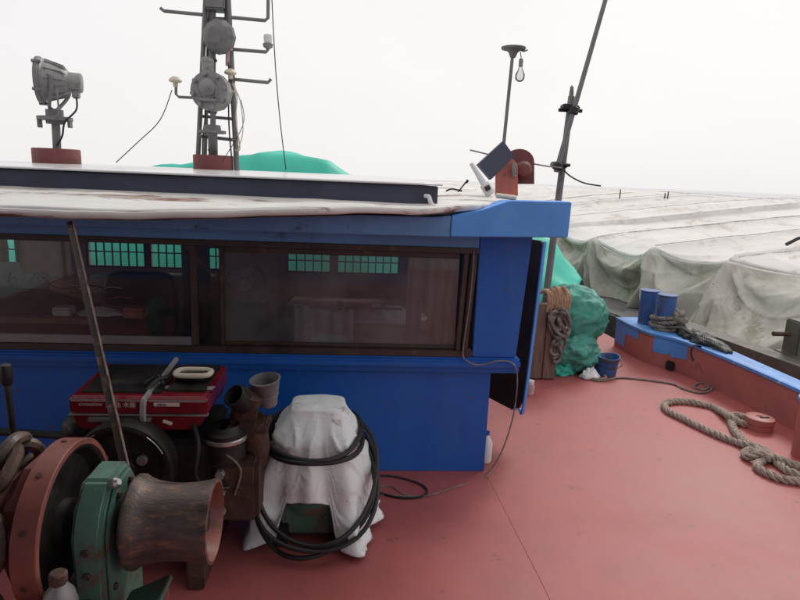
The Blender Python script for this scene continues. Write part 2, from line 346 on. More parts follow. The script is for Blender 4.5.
# ---- dirty white tarpaulin over the barge's hold
SUP = [-7.4, -5.6, -4.1, -2.7, -1.4, -.35, .95, 1.85, 3.25, 4.6, 5.9, 7.3, 8.8, 10.3, 12, 14, 16.5, 19, 22, 26, 30, 34]
TT = [(-2, 1.35), (.3, 1.2), (.95, .66), (1.85, .14), (3.2, .12), (40, .12)]
def cell(s):
    for a, b_ in zip(SUP, SUP[1:]):
        if s <= b_: return a, b_, (s-a)/(b_-a)
    return SUP[-2], SUP[-1], 1
SKN = [(0, -7.4), (.08, -1.2), (.66, 5.6), (.84, 14), (1, 34)]
def s_of(u):
    for (a, p), (b_, q) in zip(SKN, SKN[1:]):
        if u <= b_: return p+(q-p)*(u-a)/(b_-a)
    return 34
def tarp(u, v):
    s = s_of(u)
    a, b_, w = cell(s); Lc = b_-a; hump = 4*w*(1-w)
    tT = lerp_tab(TT, s)+.10*hump; sag = (.16+.06*math.sin(a*7))*min(1, Lc/1.2)
    zT = .97+.03*math.sin(a*3.1)
    tB = .10+.22*(.5+.5*fbm((s*.9, 1, 0), 1))+(.25 if s < .4 else 0)*min(1, (.4-s)/.8 if s < .4 else 0)
    if v < .42:
        h = v/.42; z0 = .065
        q = (1-h)/(.26+.74*hump)
        ph = a*2.7; near = min(w, 1-w)*Lc
        side = 1-math.exp(-(near/.16)**2)
        fold = math.sin(2*math.pi*(q**.8*1.15)+ph)*min(1, (1-h)*4)*.12*side*(1 if q < 1.6 else max(.15, 1-(q-1.6)*.8))
        dz = (1-h)*.9+.02; phi = math.atan2((w*Lc if w < .5 else (w-1)*Lc), dz)
        fan = (.045*math.cos(phi*11+a)+.03*math.cos(phi*19+a*3))*min(1, dz*2.2)*math.exp(-(near/.42)**2)
        tt = tB+(tT-tB)*(h**1.15)-fold-fan-.035*(1-abs(math.sin(math.pi*(q**.8*1.9)+ph)))**4*side*min(1, (1-h)*5)-.03*(1-abs(math.cos(phi*7+a*2)))**3*min(1, dz*2)*math.exp(-(near/.35)**2)-.05*math.sin(h*math.pi)+.02*fbm((s*1.5, h*1.5, 2), 1, 2)-.022*(1-abs(noise.noise(Vector((s*3.1+h*1.5+a, h*2.2-s, 7)))*2.3))**5*min(1, (1-h)*4)
        edge = math.exp(-(near/(.05+.16*(1-h)))**2)*.11*(.3+.7*h)*min(1, (1-h)*8+.3)
        return bg_(s, tt-edge, z0+(zT-sag*hump-z0)*h+.015*fbm((s*3, 0, 0), 1)*(1-h))
    g = (v-.42)/.58; t = 10.5*(g**1.7)
    rib = math.exp(-min(w, 1-w)*Lc/.09)
    z = zT-sag*hump*math.exp(-t/.42)
    top = .60*(min(1, t/6.2)-.04*math.sin(min(1, t/6.2)*math.pi*2))
    if t > 6.2: top -= (t-6.2)*.03
    z += top*(1+.05*math.sin(a*5+1))+rib*(.05+.02*math.sin(a*7))*(1-math.exp(-t/.5))-.075*hump*(1-math.exp(-t/1.2))*(.75+.25*math.sin(a*9+t))
    z += .016*fbm((s*.7, t*.5, 0), 1, 2)+.014*math.sin(t*1.7+a*4)*hump+.016*(1-abs(noise.noise(Vector((s*1.1+a, t*.9, 4)))*2))**5+.010*(1-abs(noise.noise(Vector((s*2.3-t, t*1.6, 9)))*2.2))**6
    return bg_(s, tT+t, z)
bm = sheet(B(), tarp, 700, 120)
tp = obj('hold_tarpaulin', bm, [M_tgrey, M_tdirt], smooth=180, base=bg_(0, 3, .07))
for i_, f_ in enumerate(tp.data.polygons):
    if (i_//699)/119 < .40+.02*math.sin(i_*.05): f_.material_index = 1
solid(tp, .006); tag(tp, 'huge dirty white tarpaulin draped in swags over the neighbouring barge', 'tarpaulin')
def uof(s_):
    for (a, p), (b_, q) in zip(SKN, SKN[1:]):
        if s_ <= q: return a+(b_-a)*(s_-p)/(q-p)
    return 1
for a_ in SUP[5:15]:
    pts = [tarp(uof(a_), .44+.56*k/26)+Vector((0, 0, .004)) for k in range(27)]
    obj('seam', tube(B(), pts, .006, 5, False, 1), M_seam, tp)
for (px, py, h) in ((619, 204, .22), (664, 203, .10), (667, 203, .14)):
    p = at(px, py, 15.5); q = p+Vector((.0, 0, h+.16))
    st = obj('peg', cyl(B(), p-Vector((0, 0, .25)), q, .022, .014, 8), M_dark)
    tag(st, {619: 'lone thin dark stick poking up on the far tarpaulin ridge', 664: 'shorter left stick of the dark pair on the far tarpaulin', 667: 'taller right stick of the dark pair on the far tarpaulin'}[px], 'stick')
p = at(797, 241, 7.4); tube(bm := B(), [p+Vector((-.14, 0, -.05)), p+Vector((-.05, 0, .0)), p+Vector((.04, 0, .04)), p+Vector((.16, .0, .0))], .022, 6)
tag(obj('rag', bm, M_dark), 'small dark rag lying at the top of the white tarpaulin', 'rag')

# ---- green hold cover ahead of the wheelhouse
ZX = [(-4.4, .75), (-3.0, 1.45), (-1.9, 1.79), (-1.45, 1.88), (-.85, 1.975), (-.35, 1.885), (.0, 1.745), (.6, 1.53), (1.9, 1.20), (2.15, 1.14), (2.4, .93), (2.56, .66), (2.66, .52)]
def hold(u, v):
    y = 5.62+.9*v/.25 if v < .25 else 6.52+(v-.25)/.75*8; x = -4.4+7.06*u-.6*max(0, 1-(y-5.62)/.9)*u**4
    z = lerp_tab(ZX, x); k = min(1, (y-5.62)/.9); lo = min(.42, z)
    f = .035*math.sin(x*7+fbm((x, y, 0), 2)*3)*(1-.7*k)+.02*fbm((x*3, y*3, 1), 1.3)+.018*math.sin((x*1.3-y)*6)
    zz = lo+(z-lo)*(1-(1-k)**1.25)-max(0, y-6.6)*.012+f
    if v <= .02: zz = min(zz, .30)
    return Vector((x, y, max(zz, .28)))
hc = solid(obj('hold_cover', sheet(B(), hold, 150, 90), M_tgreen, smooth=180, base=(0, 9, .28)), .004)
tag(hc, 'bright green tarpaulin peaked over the cargo hold behind the wheelhouse', 'tarpaulin')
tag(obj('hatch_coaming', bb(B(), -4.3, 1.95, 5.75, 14.4, 0, .34, .01), M_bulw), 'low steel coaming under the bright green hold tarpaulin', 'coaming')

# ================================================================== WHEELHOUSE
YW = 3.364
wh = empty('wheelhouse', (-.8, 4.2, 0), 'blue steel wheelhouse with long sliding windows and white roof edge', 'wheelhouse')
XL = -3.6
# lower wall, slightly set back, with the sill moulding above
bb(bm := B(), XL, .825, YW, YW+.04, 0, .64, .003); obj('lower_wall', bm, M_blue, wh)
bb(bm := B(), XL, .985, YW-.035, YW+.05, .642, .735, .008); box(bm, ((XL+.985)/2, YW-.045, .70), (.985-XL, .03, .05), .012); obj('sill', bm, M_blue, wh)
# side walls and back wall
bb(bm := B(), .785, .825, YW+.042, 3.62, 0, 1.5, .003); bb(bm, .785, .825, 4.28, 5.16, 0, 1.5, .003); bb(bm, .785, .825, 3.622, 4.278, 1.42, 1.5, .002); obj('side_wall', bm, M_blue, wh)
bb(bm := B(), XL, XL+.04, YW+.052, 5.16, 0, .8, .003); bb(bm, XL, XL+.04, YW+.052, 5.16, 1.42, 1.5, .003); bb(bm, XL, XL+.04, YW+.052, YW+.12, .803, 1.417, .003); bb(bm, XL, XL+.04, 5.08, 5.16, .803, 1.417, .003); obj('side_wall', bm, M_blue, wh)  # port wall left open at window height, added to light the cabin
# upper right wing plate (trapezoid, edge leaning out at the top)
prism(bm := B(), [(.702, .737), (.962, .737), (1.005, 1.47), (.702, 1.47)], 'y', YW-.02, YW+.03, .004); obj('wing_panel', bm, M_blue, wh)
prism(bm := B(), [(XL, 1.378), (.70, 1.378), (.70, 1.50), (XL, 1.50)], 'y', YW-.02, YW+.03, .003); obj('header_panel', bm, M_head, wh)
# fascia beam sticking out to the right under the roof
prism(bm := B(), [(.50, 1.455), (1.135, 1.472), (1.138, 1.660), (.80, 1.652), (.66, 1.60), (.50, 1.567)], 'y', 3.14, 3.34, .005); obj('fascia_beam', bm, M_blueL, wh)
prism(bm := B(), [(XL, 1.442), (.497, 1.455), (.497, 1.567), (.40, 1.555), (XL, 1.53)], 'y', 3.142, 3.34, .003); obj('eave_beam', bm, M_head, wh)  # left run of the fascia beam, eave shade painted into its colour
# roof sheet: near edge swings back to the right, edge droops
def roof_y0(x): return lerp_tab([(-3.8, 2.78), (-1.2, 2.80), (-.3, 2.90), (.3, 3.05), (.62, 3.20), (.80, 3.36)], x)
def roof(u, v):
    x = -3.75+4.58*u; y0 = roof_y0(x); y = y0+(5.3-y0)*v**1.4
    near = math.exp(-(y-y0)/.16)
    zb = 1.60+.09*math.sin(min(1, (y-y0)/2.2)*math.pi/2)+.03*max(0, (x-.3)/.5)
    return Vector((x, y, zb-.055*near*(1-.95*max(0, min(1, (x+1.0)/1.0)))+.004*fbm((x*2, y*2, 0), 1.5)))
rf = solid(obj('roof', sheet(B(), roof, 120, 26), M_eave, wh, smooth=180), .02)
def lip(u, v):
    x = -3.75+4.55*u; p = roof(u, 0); d = .016*(1-.3*u)
    dent = .008*max(0, fbm((x*2.2, 3, 0), 1.4))
    return p+Vector((0, -.008-.006*math.sin(v*math.pi)-dent*.5, .008-v*(d+.02)-dent))
solid(obj('roof_lip', sheet(B(), lip, 160, 6), M_eave, wh, smooth=180), .006)
def soff(u, v):
    x = -3.75+4.5*u; p = roof(u, 0); return p.lerp(Vector((x, 3.36, 1.545)), v)+Vector((0, .004, -.035*(1-v)))
obj('soffit', sheet(B(), soff, 60, 4), M_white, wh, smooth=180)
# raised hatch: navy side, glossy white top, right end cut off at an angle
hz0 = 1.60
pl = [(-3.7, 3.2), (.43, 3.2), (.43, 3.26), (.22, 4.45), (-3.7, 4.45)]
bm = prism(B(), pl, 'z', 1.585, 1.714, .004); obj('roof_hatch', bm, M_navy, wh)
def htop(u, v):
    x = -3.72+(4.17-.23*v)*u; y = 3.18+1.30*v
    return Vector((x, y, 1.7265+.033*math.sin(v*math.pi*.5)-.006*u))
solid(obj('hatch_lid', sheet(B(), htop, 40, 12), M_hatch, wh, smooth=180), .007)
# back wall with barred windows
FWIN = [(-3.45, -2.77, .915, 1.145), (-2.20, -1.745, .937, 1.14), (-1.695, -1.377, .937, 1.14), (-1.29, -1.10, .937, 1.115), (-.563, -.208, .937, 1.093), (-.143, .375, .937, 1.093)]
bm = B(); bb(bm, XL+.045, .78, 5.12, 5.16, 0, .935, 0); bb(bm, XL+.045, .78, 5.12, 5.16, 1.147, 1.60, 0)
xs = [XL+.045]+[v for w in FWIN for v in w[:2]]+[.78]
for a, c_ in zip(xs[::2], xs[1::2]): bb(bm, a, c_, 5.12, 5.16, .9352, 1.1468, 0)
for x0, x1, z0, z1 in FWIN:
    if z1 < 1.14: bb(bm, x0, x1, 5.12, 5.16, z1, 1.1466, 0)
obj('rear_wall', bm, M_int, wh)
for x0, x1, z0, z1 in FWIN:
    gw = obj('barred_window', (lambda bm: (bb(bm, x0, x1, 5.098, 5.118, z0-.012, z0+.004, .002), bb(bm, x0, x1, 5.098, 5.118, z1-.004, z1+.012, .002), bb(bm, x0-.012, x0+.004, 5.096, 5.118, z0-.01, z1+.01, .002), bb(bm, x1-.004, x1+.012, 5.096, 5.118, z0-.01, z1+.01, .002), bm)[-1])(B()), M_intd, wh)
    nb = max(2, round((x1-x0)/.066))
    bb(bm := B(), x0, x1, 5.10, 5.112, z0+(z1-z0)*.60-.005, z0+(z1-z0)*.60+.005, 0); obj('bar', bm, M_intd, gw)
    bar0 = None
    for k in range(1, nb):
        x = x0+(x1-x0)*k/nb
        if bar0 is None:
            bb(bm := B(), x-.005, x+.005, 5.105, 5.116, z0, z1, 0); bar0 = obj('bar', bm, M_intd, gw); bx0 = x
        else:
            o = bar0.copy(); COL.objects.link(o); o.parent = gw; o.location = (x-bx0, 0, 0)
# interior floor, ceiling, posts
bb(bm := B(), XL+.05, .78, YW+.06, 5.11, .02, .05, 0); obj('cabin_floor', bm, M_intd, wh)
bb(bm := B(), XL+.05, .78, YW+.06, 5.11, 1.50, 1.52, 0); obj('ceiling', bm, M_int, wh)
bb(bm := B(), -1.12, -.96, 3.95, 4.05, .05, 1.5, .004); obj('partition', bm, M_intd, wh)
# near window: frame, rails, mullions, panes
bm = B(); bb(bm, XL, .70, YW-.03, YW+.04, .737, .775, .003); bb(bm, XL, .70, YW-.03, YW+.04, 1.345, 1.377, .003)
prism(bm, [(.635, .777), (.668, .777), (.694, 1.343), (.655, 1.343)], 'y', YW-.034, YW+.036, .004)
prism(bm, [(.600, .777), (.625, .777), (.645, 1.343), (.618, 1.343)], 'y', YW-.026, YW+.03, .003)
wf = obj('window', bm, M_frame, wh)
bb(bm := B(), -2.6, -.905, YW-.026, YW-.004, .778, .826, .003); obj('bottom_rail', bm, M_alu, wf)
bb(bm := B(), -.905, -.868, YW-.026, YW-.002, .778, 1.343, .003); obj('mullion', bm, M_frame, wf)
bb(bm := B(), -.752, -.725, YW+.002, YW+.022, .778, 1.343, .003); obj('mullion', bm, M_frame, wf)
bb(bm := B(), -.722, .598, YW+.002, YW+.022, .778, .80, .003); obj('bottom_rail', bm, M_frame, wf)
bb(bm := B(), -.722, .598, YW+.002, YW+.022, 1.31, 1.343, .003); obj('top_rail', bm, M_frame, wf)
bb(bm := B(), -2.64, -2.60, YW-.026, YW-.002, .778, 1.343, .003); obj('mullion', bm, M_frame, wf)
bb(bm := B(), -2.6, -.905, YW-.017, YW-.013, .827, 1.343, 0); obj('pane', bm, G_clear, wf, 0)
bb(bm := B(), -3.55, -2.645, YW-.017, YW-.013, .78, 1.343, 0); obj('pane', bm, G_clear, wf, 0)
bb(bm := B(), -.866, -.753, YW-.002, YW+.002, .78, 1.343, 0); obj('pane', bm, G_clear, wf, 0)
bb(bm := B(), -.724, .598, YW+.010, YW+.014, .801, 1.309, 0); obj('pane', bm, G_dusty, wf, 0)
# open side door: hinged at the far side, swung out towards the camera
h0, h1 = Vector((.835, 4.25, 0)), Vector((1.150, 3.72, 0)); dv = (h1-h0); dl = dv.length; dv.normalize(); dn = Vector((dv.y, -dv.x, 0))
def door_plate(off, w0, w1, z0, z1, th, ch, lean=.05):
    pts = [(w0, z0+.02), (w1-ch, z0), (w1-ch*.3, z0+ch*.3), (w1, z0+ch), (w1, z1-ch*.2), (w1-ch*.2, z1), (w0, z1)]
    return plate(B(), [h0+dv*(u+lean*(z-z0))+dn*off+Vector((0, 0, z)) for u, z in pts], th)
bm = door_plate(0, 0, dl, .235, 1.40, .018, .10)
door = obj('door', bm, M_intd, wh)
pts = [(dl-.10, .233), (dl-.032, .263), (dl+.004, .33), (dl+.004, 1.395)]
P4 = [h0+dv*(u+.05*(z-.235))+dn*.009+Vector((0, 0, z)) for u, z in pts]
bm = B()
def rim(u, v):
    P = smooth_path(P4, 8); i = u*(len(P)-1); k = int(min(i, len(P)-2)); p = P[k].lerp(P[k+1], i-k)
    a = [(-.012, 0), (.012, 0), (.012, 1), (-.012, 1), (-.012, 0)][round(v*4)]
    return p+dn*a[0]+dv*(.010*a[1])
sheet(bm, rim, 40, 5); obj('rim', bm, M_blueL, door, smooth=0)
cyl(bm := B(), h0+dv*(dl*.6)+dn*-.045+Vector((0, 0, .80)), h0+dv*(dl*.6)+dn*.0+Vector((0, 0, .80)), .014); tube(bm, [h0+dv*(dl*.6)+dn*-.04+Vector((0, 0, .80)), h0+dv*(dl*.4)+dn*-.045+Vector((0, 0, .80))], .01); obj('handle', bm, M_grey, door)

# ---- things inside the wheelhouse
# long console with a rounded hump
con = empty('instrument_console', (-2.0, 3.75, .05), 'dark rounded instrument console inside the left window', 'console')
def hump(x): return lerp_tab([(-3.3, .98), (-2.35, 1.0), (-1.95, .985), (-1.6, .90), (-1.35, .80)], x)
def cons(u, v):
    x = -3.3+1.95*u; a = v*math.pi; return Vector((x, 3.80-.26*math.cos(a), .06+(hump(x)-.06)*min(1, math.sin(a)**.35)))
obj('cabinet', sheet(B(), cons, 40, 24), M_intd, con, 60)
bb(bm := B(), -2.55, -1.5, 3.52, 3.60, .84, .872, .003); obj('ledge', bm, M_int, con)
plate(bm := B(), [at(-8, 303, 3.9), at(31, 303, 3.9), at(20, 262, 4.05), at(-8, 262, 4.05)], .006)
cd_ = obj('card', bm, M_paper); tag(cd_, 'grey card propped on the console at the left end', 'card')
bm = B()
for pp in ([at(12, 272, 3.88), at(10, 280, 3.87), at(14, 290, 3.86), at(22, 288, 3.86)], [at(8, 281, 3.87), at(17, 278, 3.87), at(18, 300, 3.85)], [at(14, 283, 3.87), at(15, 298, 3.85)]):
    tube(bm, [q+Vector((0, -.012, 0)) for q in pp], .004, 5)
obj('print_mark', bm, M_dark, cd_)
for i, (pp, mm, lb) in enumerate((([at(20, 293, 3.8), at(50, 297, 3.8), at(90, 303, 3.8), at(123, 308, 3.8)], M_alu, 'thin pale stick lying across the console'), ([at(35, 274, 4.0), at(30, 283, 3.95), at(44, 281, 3.95), at(58, 276, 4.0), at(70, 279, 4.0)], M_pink, 'loose pink wires behind the console'))):
    tube(bm := B(), pp, .005 if i == 0 else .006, 6)
    if i: tube(bm, [q+Vector((.03, .03, .02*math.sin(k*2))) for k, q in enumerate(pp)], .005, 6); tube(bm, [q+Vector((.09, .01, .012*k-.03)) for k, q in enumerate(pp)], .004, 6)
    tag(obj(('stick', 'wire')[i], bm, mm), lb, ('stick', 'wire')[i])
def crumple(cx, cy, cz, sx, sy, sz, seed, name, m, lab, cat):
    def f(u, v):
        th = u*2*math.pi; r = v; k = 1+.3*fbm((math.cos(th)*1.3+seed, math.sin(th)*1.3, v*2), 1.5)
        return Vector((cx+sx*r*k*math.cos(th), cy+sy*r*k*math.sin(th), cz+sz*(1-r**2.2)*(1+.45*fbm((math.cos(th)*r*3+seed, math.sin(th)*r*3, 5), 1.7))))
    return tag(solid(obj(name, sheet(B(), f, 40, 12, True), m, smooth=60), .004), lab, cat)
for i, (x_, y_, w_, h_, m_, nm_, lb_) in enumerate(((-1.72, 3.62, .10, .05, M_whitep, 'carton', 'small white carton on the ledge left of the steel bar'), (-1.30, 3.60, .12, .06, M_orange, 'toolbox', 'reddish toolbox low behind the left pane'), (-2.30, 4.3, .30, .42, M_alu2, 'radio_cabinet', 'pale grey radio cabinet below the barred window'))):
    g_ = empty(nm_, (x_, y_, .872 if i < 2 else .05), lb_, 'box')
    z_ = .872 if i < 2 else .05; hh = h_ if i < 2 else .95
    bb(bm := B(), x_-w_/2, x_+w_/2, y_-.04, y_+.05, z_, z_+hh, .006); obj('body', bm, m_, g_); bb(bm := B(), x_-w_/2-.004, x_+w_/2+.004, y_-.044, y_+.054, z_+hh*.72, z_+hh*.76, .002); obj('rim', bm, M_intd, g_)
for i in range(4):
    rnd = random.Random(40+i); pts = [at(30+i*14+k*16+rnd.uniform(-4, 4), 276+i*5+rnd.uniform(-6, 6)+k*2, 3.95) for k in range(5)]
    tube(bm := B(), pts, .004, 5); tag(obj('loose_wire', bm, (M_pink, M_black, M_alu2, M_orange)[i]), ('pale pink loose wire above the console', 'black loose wire above the console', 'whitish loose wire above the console', 'orange loose wire above the console')[i], 'wire')
crumple(-1.52, 3.66, .872, .14, .07, .035, 3, 'paper', M_whitep, 'crumpled white papers on the ledge near the steel bar', 'paper')
# seat: black high-back swivel chair
ch = empty('swivel_chair', (-1.25, 4.25, .05), 'black high backed chair behind the left window', 'chair')
p0, p1 = at(122, 282, 4.1), at(196, 330, 4.1)
def cush(cx, cy, cz, sx, sy, sz, pw=4):
    def f(u, v):
        a, c_ = u*2*math.pi, (v-.5)*math.pi
        sp = lambda t: math.copysign(abs(t)**(2/pw), t)
        return Vector((cx+sx*sp(math.cos(c_))*sp(math.cos(a)), cy+sy*sp(math.cos(c_))*sp(math.sin(a)), cz+sz*sp(math.sin(c_))))
    return sheet(B(), f, 32, 17, True)
obj('backrest', cush(-1.44, 4.12, .83, .235, .06, .235, 5), M_black, ch, 60)
obj('seat', cush(-1.44, 4.33, .50, .22, .22, .06, 5), M_black, ch, 60)
obj('pedestal', cyl(B(), (-1.44, 4.33, .05), (-1.44, 4.33, .45), .05), M_dark, ch)
bb(bm := B(), -1.86, -1.64, 4.3, 4.42, .05, 1.0, .012); tag(obj('locker', bm, M_alu2), 'grey locker standing behind the dark console', 'locker')
bb(bm := B(), -1.78, -1.13, 4.9, 5.04, .86, .905, .01); tag(obj('shelf', bm, M_int), 'brown shelf under the barred windows', 'shelf')
# ship's wheel and desk behind the dusty pane
sw = empty('ships_wheel', (-.62, 4.1, .6), 'dim ship steering wheel behind the dusty pane', 'wheel')
wc = at(246, 285, 3.85)
pts = [wc+Vector((.13*math.cos(t*math.pi/8), 0, .13*math.sin(t*math.pi/8))) for t in range(16)]
obj('rim', tube(B(), pts, .010, 8, True, 3), M_dark, sw)
for k in range(3):
    a = k*math.pi/3; d = Vector((math.cos(a), 0, math.sin(a))); obj('spoke', cyl(B(), wc-d*.12, wc+d*.12, .006, None, 8), M_dark, sw)
obj('hub', cyl(B(), wc+Vector((0, -.03, 0)), wc+Vector((0, .12, 0)), .035), M_grey, sw)
prism(bm := B(), [(wc.x-.17, .05), (wc.x+.25, .05), (wc.x+.12, 1.0), (wc.x-.15, 1.0)], 'y', wc.y+.09, wc.y+.3, .01); obj('pedestal', bm, M_intd, sw)
bd = empty('bunk', (.0, 4.6, .05), 'low bunk bed seen through the dusty right pane', 'bed')
bb(bm := B(), -.55, .74, 4.1, 5.08, .05, .66, .01); obj('bed_base', bm, M_int, bd)
bb(bm := B(), -.53, .72, 4.12, 5.06, .662, .74, .03); obj('mattress', bm, M_pink, bd)
crumple(.22, 4.3, .742, .32, .2, .07, 8, 'blanket', M_bed, 'pale crumpled blanket lying on the bunk', 'blanket')
def hang(u, v):
    x = -.36+.36*u; return Vector((x, 3.62+.018*math.sin(x*70)+.01*math.sin(x*23), .95-.42*v+.02*math.sin(x*14)))
tag(solid(obj('towel', sheet(B(), hang, 70, 12), M_bed, smooth=180), .004), 'pale blue towel hanging in front of the bunk', 'towel')
cyl(bm := B(), (-.4, 3.62, .955), (.3, 3.62, .955), .008); tag(obj('rail', bm, M_alu), 'thin rail carrying the pale blue towel', 'rail')
fan = empty('desk_clock', (-.22, 3.78, .96), 'small round desk clock standing above the towel', 'clock')
q = at(340, 306, 3.78); obj('rim', tube(B(), [q+Vector((.03*math.cos(t), 0, .036*math.sin(t))) for t in [k*math.pi/6 for k in range(12)]], .006, 6, True, 3), M_whitep, fan)
cyl(bm := B(), q+Vector((0, .004, 0)), q+Vector((0, .014, 0)), .03); obj('face', bm, M_dark, fan)
def curtain(x0, x1, y, z0, z1, amp, k, name, m, lab):
    def f(u, v):
        x = x0+(x1-x0)*u; w = 1-.25*math.sin(v*math.pi)*(.5-u)
        return Vector((x, y+amp*math.sin(x*k+v*1.5)+.01*fbm((x*4, v*2, 0), 2), z1+(z0-z1)*v))
    return tag(solid(obj(name, sheet(B(), f, 90, 14), m, smooth=180), .003), lab, 'curtain')
curtain(.43, .60, 3.415, .78, 1.42, .016, 110, 'curtain', M_curt, 'patterned brown curtain at the right end of the window')
curtain(.31, .40, 3.45, .84, 1.42, .012, 120, 'curtain', M_pink, 'faded pink curtain strip beside the patterned one')
curtain(-2.66, -2.50, 4.5, .95, 1.45, .016, 80, 'curtain', M_curt, 'brown curtain beside the leftmost barred window')

# ================================================================== ROOF GEAR
def off(p, x=0, y=0, z=0): return Vector(p)+Vector((x, y, z))
# ---- searchlight on the left
c0 = at(57, 160, 4.0); zb = 1.735
sl = empty('searchlight', (c0.x, c0.y, zb), 'grey finned searchlight on a round maroon base at the left of the roof', 'searchlight')
lathe(bm := B(), (c0.x, c0.y, zb), (0, 0, 1), [(0, 0), (0, .134), (.010, .136), (.100, .136), (.108, .132), (.108, 0)], 40); obj('base', bm, M_base, sl)
a, b_ = at(57, 148, 4.0), at(55.5, 118, 4.0)
obj('post', cyl(B(), off(a, z=-.02), b_, .024), M_mast, sl)
bm = B(); t_ = at(55, 119, 4.0); lathe(bm, off(t_, z=-.03), (0, 0, 1), [(0, 0), (0, .05), (.02, .052), (.022, .10), (.042, .10), (.044, .05), (.085, .05), (.09, 0)], 24)
bb(bm, t_.x-.10, t_.x-.085, t_.y-.02, t_.y+.02, t_.z-.055, t_.z+.0, .002); bb(bm, t_.x+.08, t_.x+.095, t_.y-.02, t_.y+.02, t_.z-.05, t_.z+.0, .002); obj('turntable', bm, M_mast, sl)
f0, f1 = at(42, 80, 4.0), at(77, 82, 4.0); ax = (f1-f0).normalized(); ax = (ax+Vector((0, .25, 0))).normalized()
prof = [(0, .115), (0, .125), (.012, .128), (.02, .118), (.06, .108), (.11, .088), (.145, .068), (.15, .060), (.215, .058), (.22, .05), (.222, 0)]
obj('lamp_housing', lathe(B(), f0, ax, prof, 32), M_grey, sl)
lathe(bm := B(), f0-ax*.004, ax, [(0, 0), (0, .112), (.004, .112)], 32); obj('lens', bm, G_lens, sl)
lathe(bm := B(), f0-ax*.022, ax, [(.0, .112), (.0, .134), (.022, .137), (.03, .128)], 36); d_, aa, bb_ = frame_of(ax)
for k in range(5):
    q = f0+(aa*math.cos(k*1.257+.5)+bb_*math.sin(k*1.257+.5))*.138; cyl(bm, q-ax*.03, q+ax*.02, .010, None, 8)
obj('lens_ring', bm, M_mast, sl)
for k in range(12):
    th = k*math.pi/6; rd = aa*math.cos(th)+bb_*math.sin(th)
    plate(bm := B(), [f0+ax*.03+rd*.10, f0+ax*.03+rd*.125, f0+ax*.12+rd*.098, f0+ax*.145+rd*.066], .004); obj('fin', bm, M_grey, sl)
m_ = f0+ax*.095
for sgn in (-1, 1):
    tube(bm := B(), [off(t_, z=.05), off(t_, y=sgn*.06, z=.07), Vector((m_.x, m_.y+sgn*.115, t_.z+.16)), Vector((m_.x, m_.y+sgn*.115, m_.z+.02))], .011, 8); obj('yoke', bm, M_mast, sl)
e_ = f0+ax*.19; tube(bm := B(), [e_+Vector((0, -.03, -.05)), e_+Vector((.01, -.05, -.16)), off(t_, x=.085, y=-.06, z=-.02), off(t_, x=.05, y=-.03, z=-.10), off(t_, x=.01, y=-.02, z=-.16)], .006, 6); obj('cable', bm, M_black, sl)
tube(bm := B(), [off(m_, x=.03, y=-.11, z=-.05), off(m_, x=.035, y=-.12, z=-.20), off(m_, x=-.02, y=-.10, z=-.22)], .006, 6); obj('handle', bm, M_mast, sl)
box(bm := B(), e_+Vector((.0, -.02, -.07)), (.04, .04, .05), .006); obj('switch_box', bm, M_grey, sl)

# ---- mast
YM = 4.15
mb = at(213.5, 168, YM)
ms = empty('mast', (mb.x, mb.y, zb), 'tall grey pipe mast with cross arms on a maroon drum base', 'mast')
lathe(bm := B(), (mb.x, mb.y, zb), (0, 0, 1), [(0, 0), (0, .126), (.01, .128), (.105, .128), (.112, .125), (.112, 0)], 40); obj('base', bm, M_base, ms)
def leg(pa, pb, r, nm='leg'): return obj(nm, cyl(B(), pa, pb, r, None, 12), M_mast, ms)
LA, LT = at(198, 158, YM), at(208.5, -60, YM)
leg(LA, LT, .016); leg(off(at(205, 158, YM+.10)), at(211.5, -60, YM+.08), .013)
RA, RTp = at(237, 168, YM), at(225, -60, YM); leg(off(RA, z=-.02), RTp, .018)
leg(at(213, 158, YM-.0), at(213, -60, YM), .018)
for y_ in (136, 139): pass
leg(at(199, 136, YM-.01), at(235, 140, YM-.01), .011, 'cross_bar'); leg(at(200, 116, YM+.02), at(233, 119, YM+.02), .010, 'cross_bar'); leg(at(205, 18, YM), at(227, 19, YM), .010, 'cross_bar')
def arm(pts, r=.011):
    bm = B(); tube(bm, pts, r, 10, False, 1); return obj('arm', bm, M_mast, ms)
arm([at(206, 15, YM), at(164, 11, YM), at(160.5, 8, YM)]); arm([at(226, 17, YM), at(265, 20.5, YM), at(268, 18, YM), at(268.5, -40, YM)])
arm([at(228, 49, YM), at(266, 52, YM), at(268, 49, YM)]); arm([at(230, 79, YM), at(268, 82.5, YM), at(271, 79, YM)])
arm([at(199, 98, YM), at(179, 97, YM), at(176, 94, YM), at(176, 86, YM)], .009)
bb(bm := B(), at(206, 0, YM).x, at(226, 0, YM).x, YM-.06, YM+.06, at(213, 11, YM).z, at(213, -14, YM).z, .01); tag(obj('lamp_box', bm, M_mast), 'dark square lamp box in the top of the mast', 'lamp box')
c_ = at(219, 37, YM-.03); lathe(bm := B(), c_-Vector((.015, .07, 0)), (.25, 1, 0), [(0, 0), (0, .05), (.02, .085), (.05, .105), (.09, .105), (.13, .07), (.14, 0)], 11)
tag(obj('radar_reflector', bm, M_mast, smooth=20), 'dark faceted round reflector high on the mast', 'reflector')
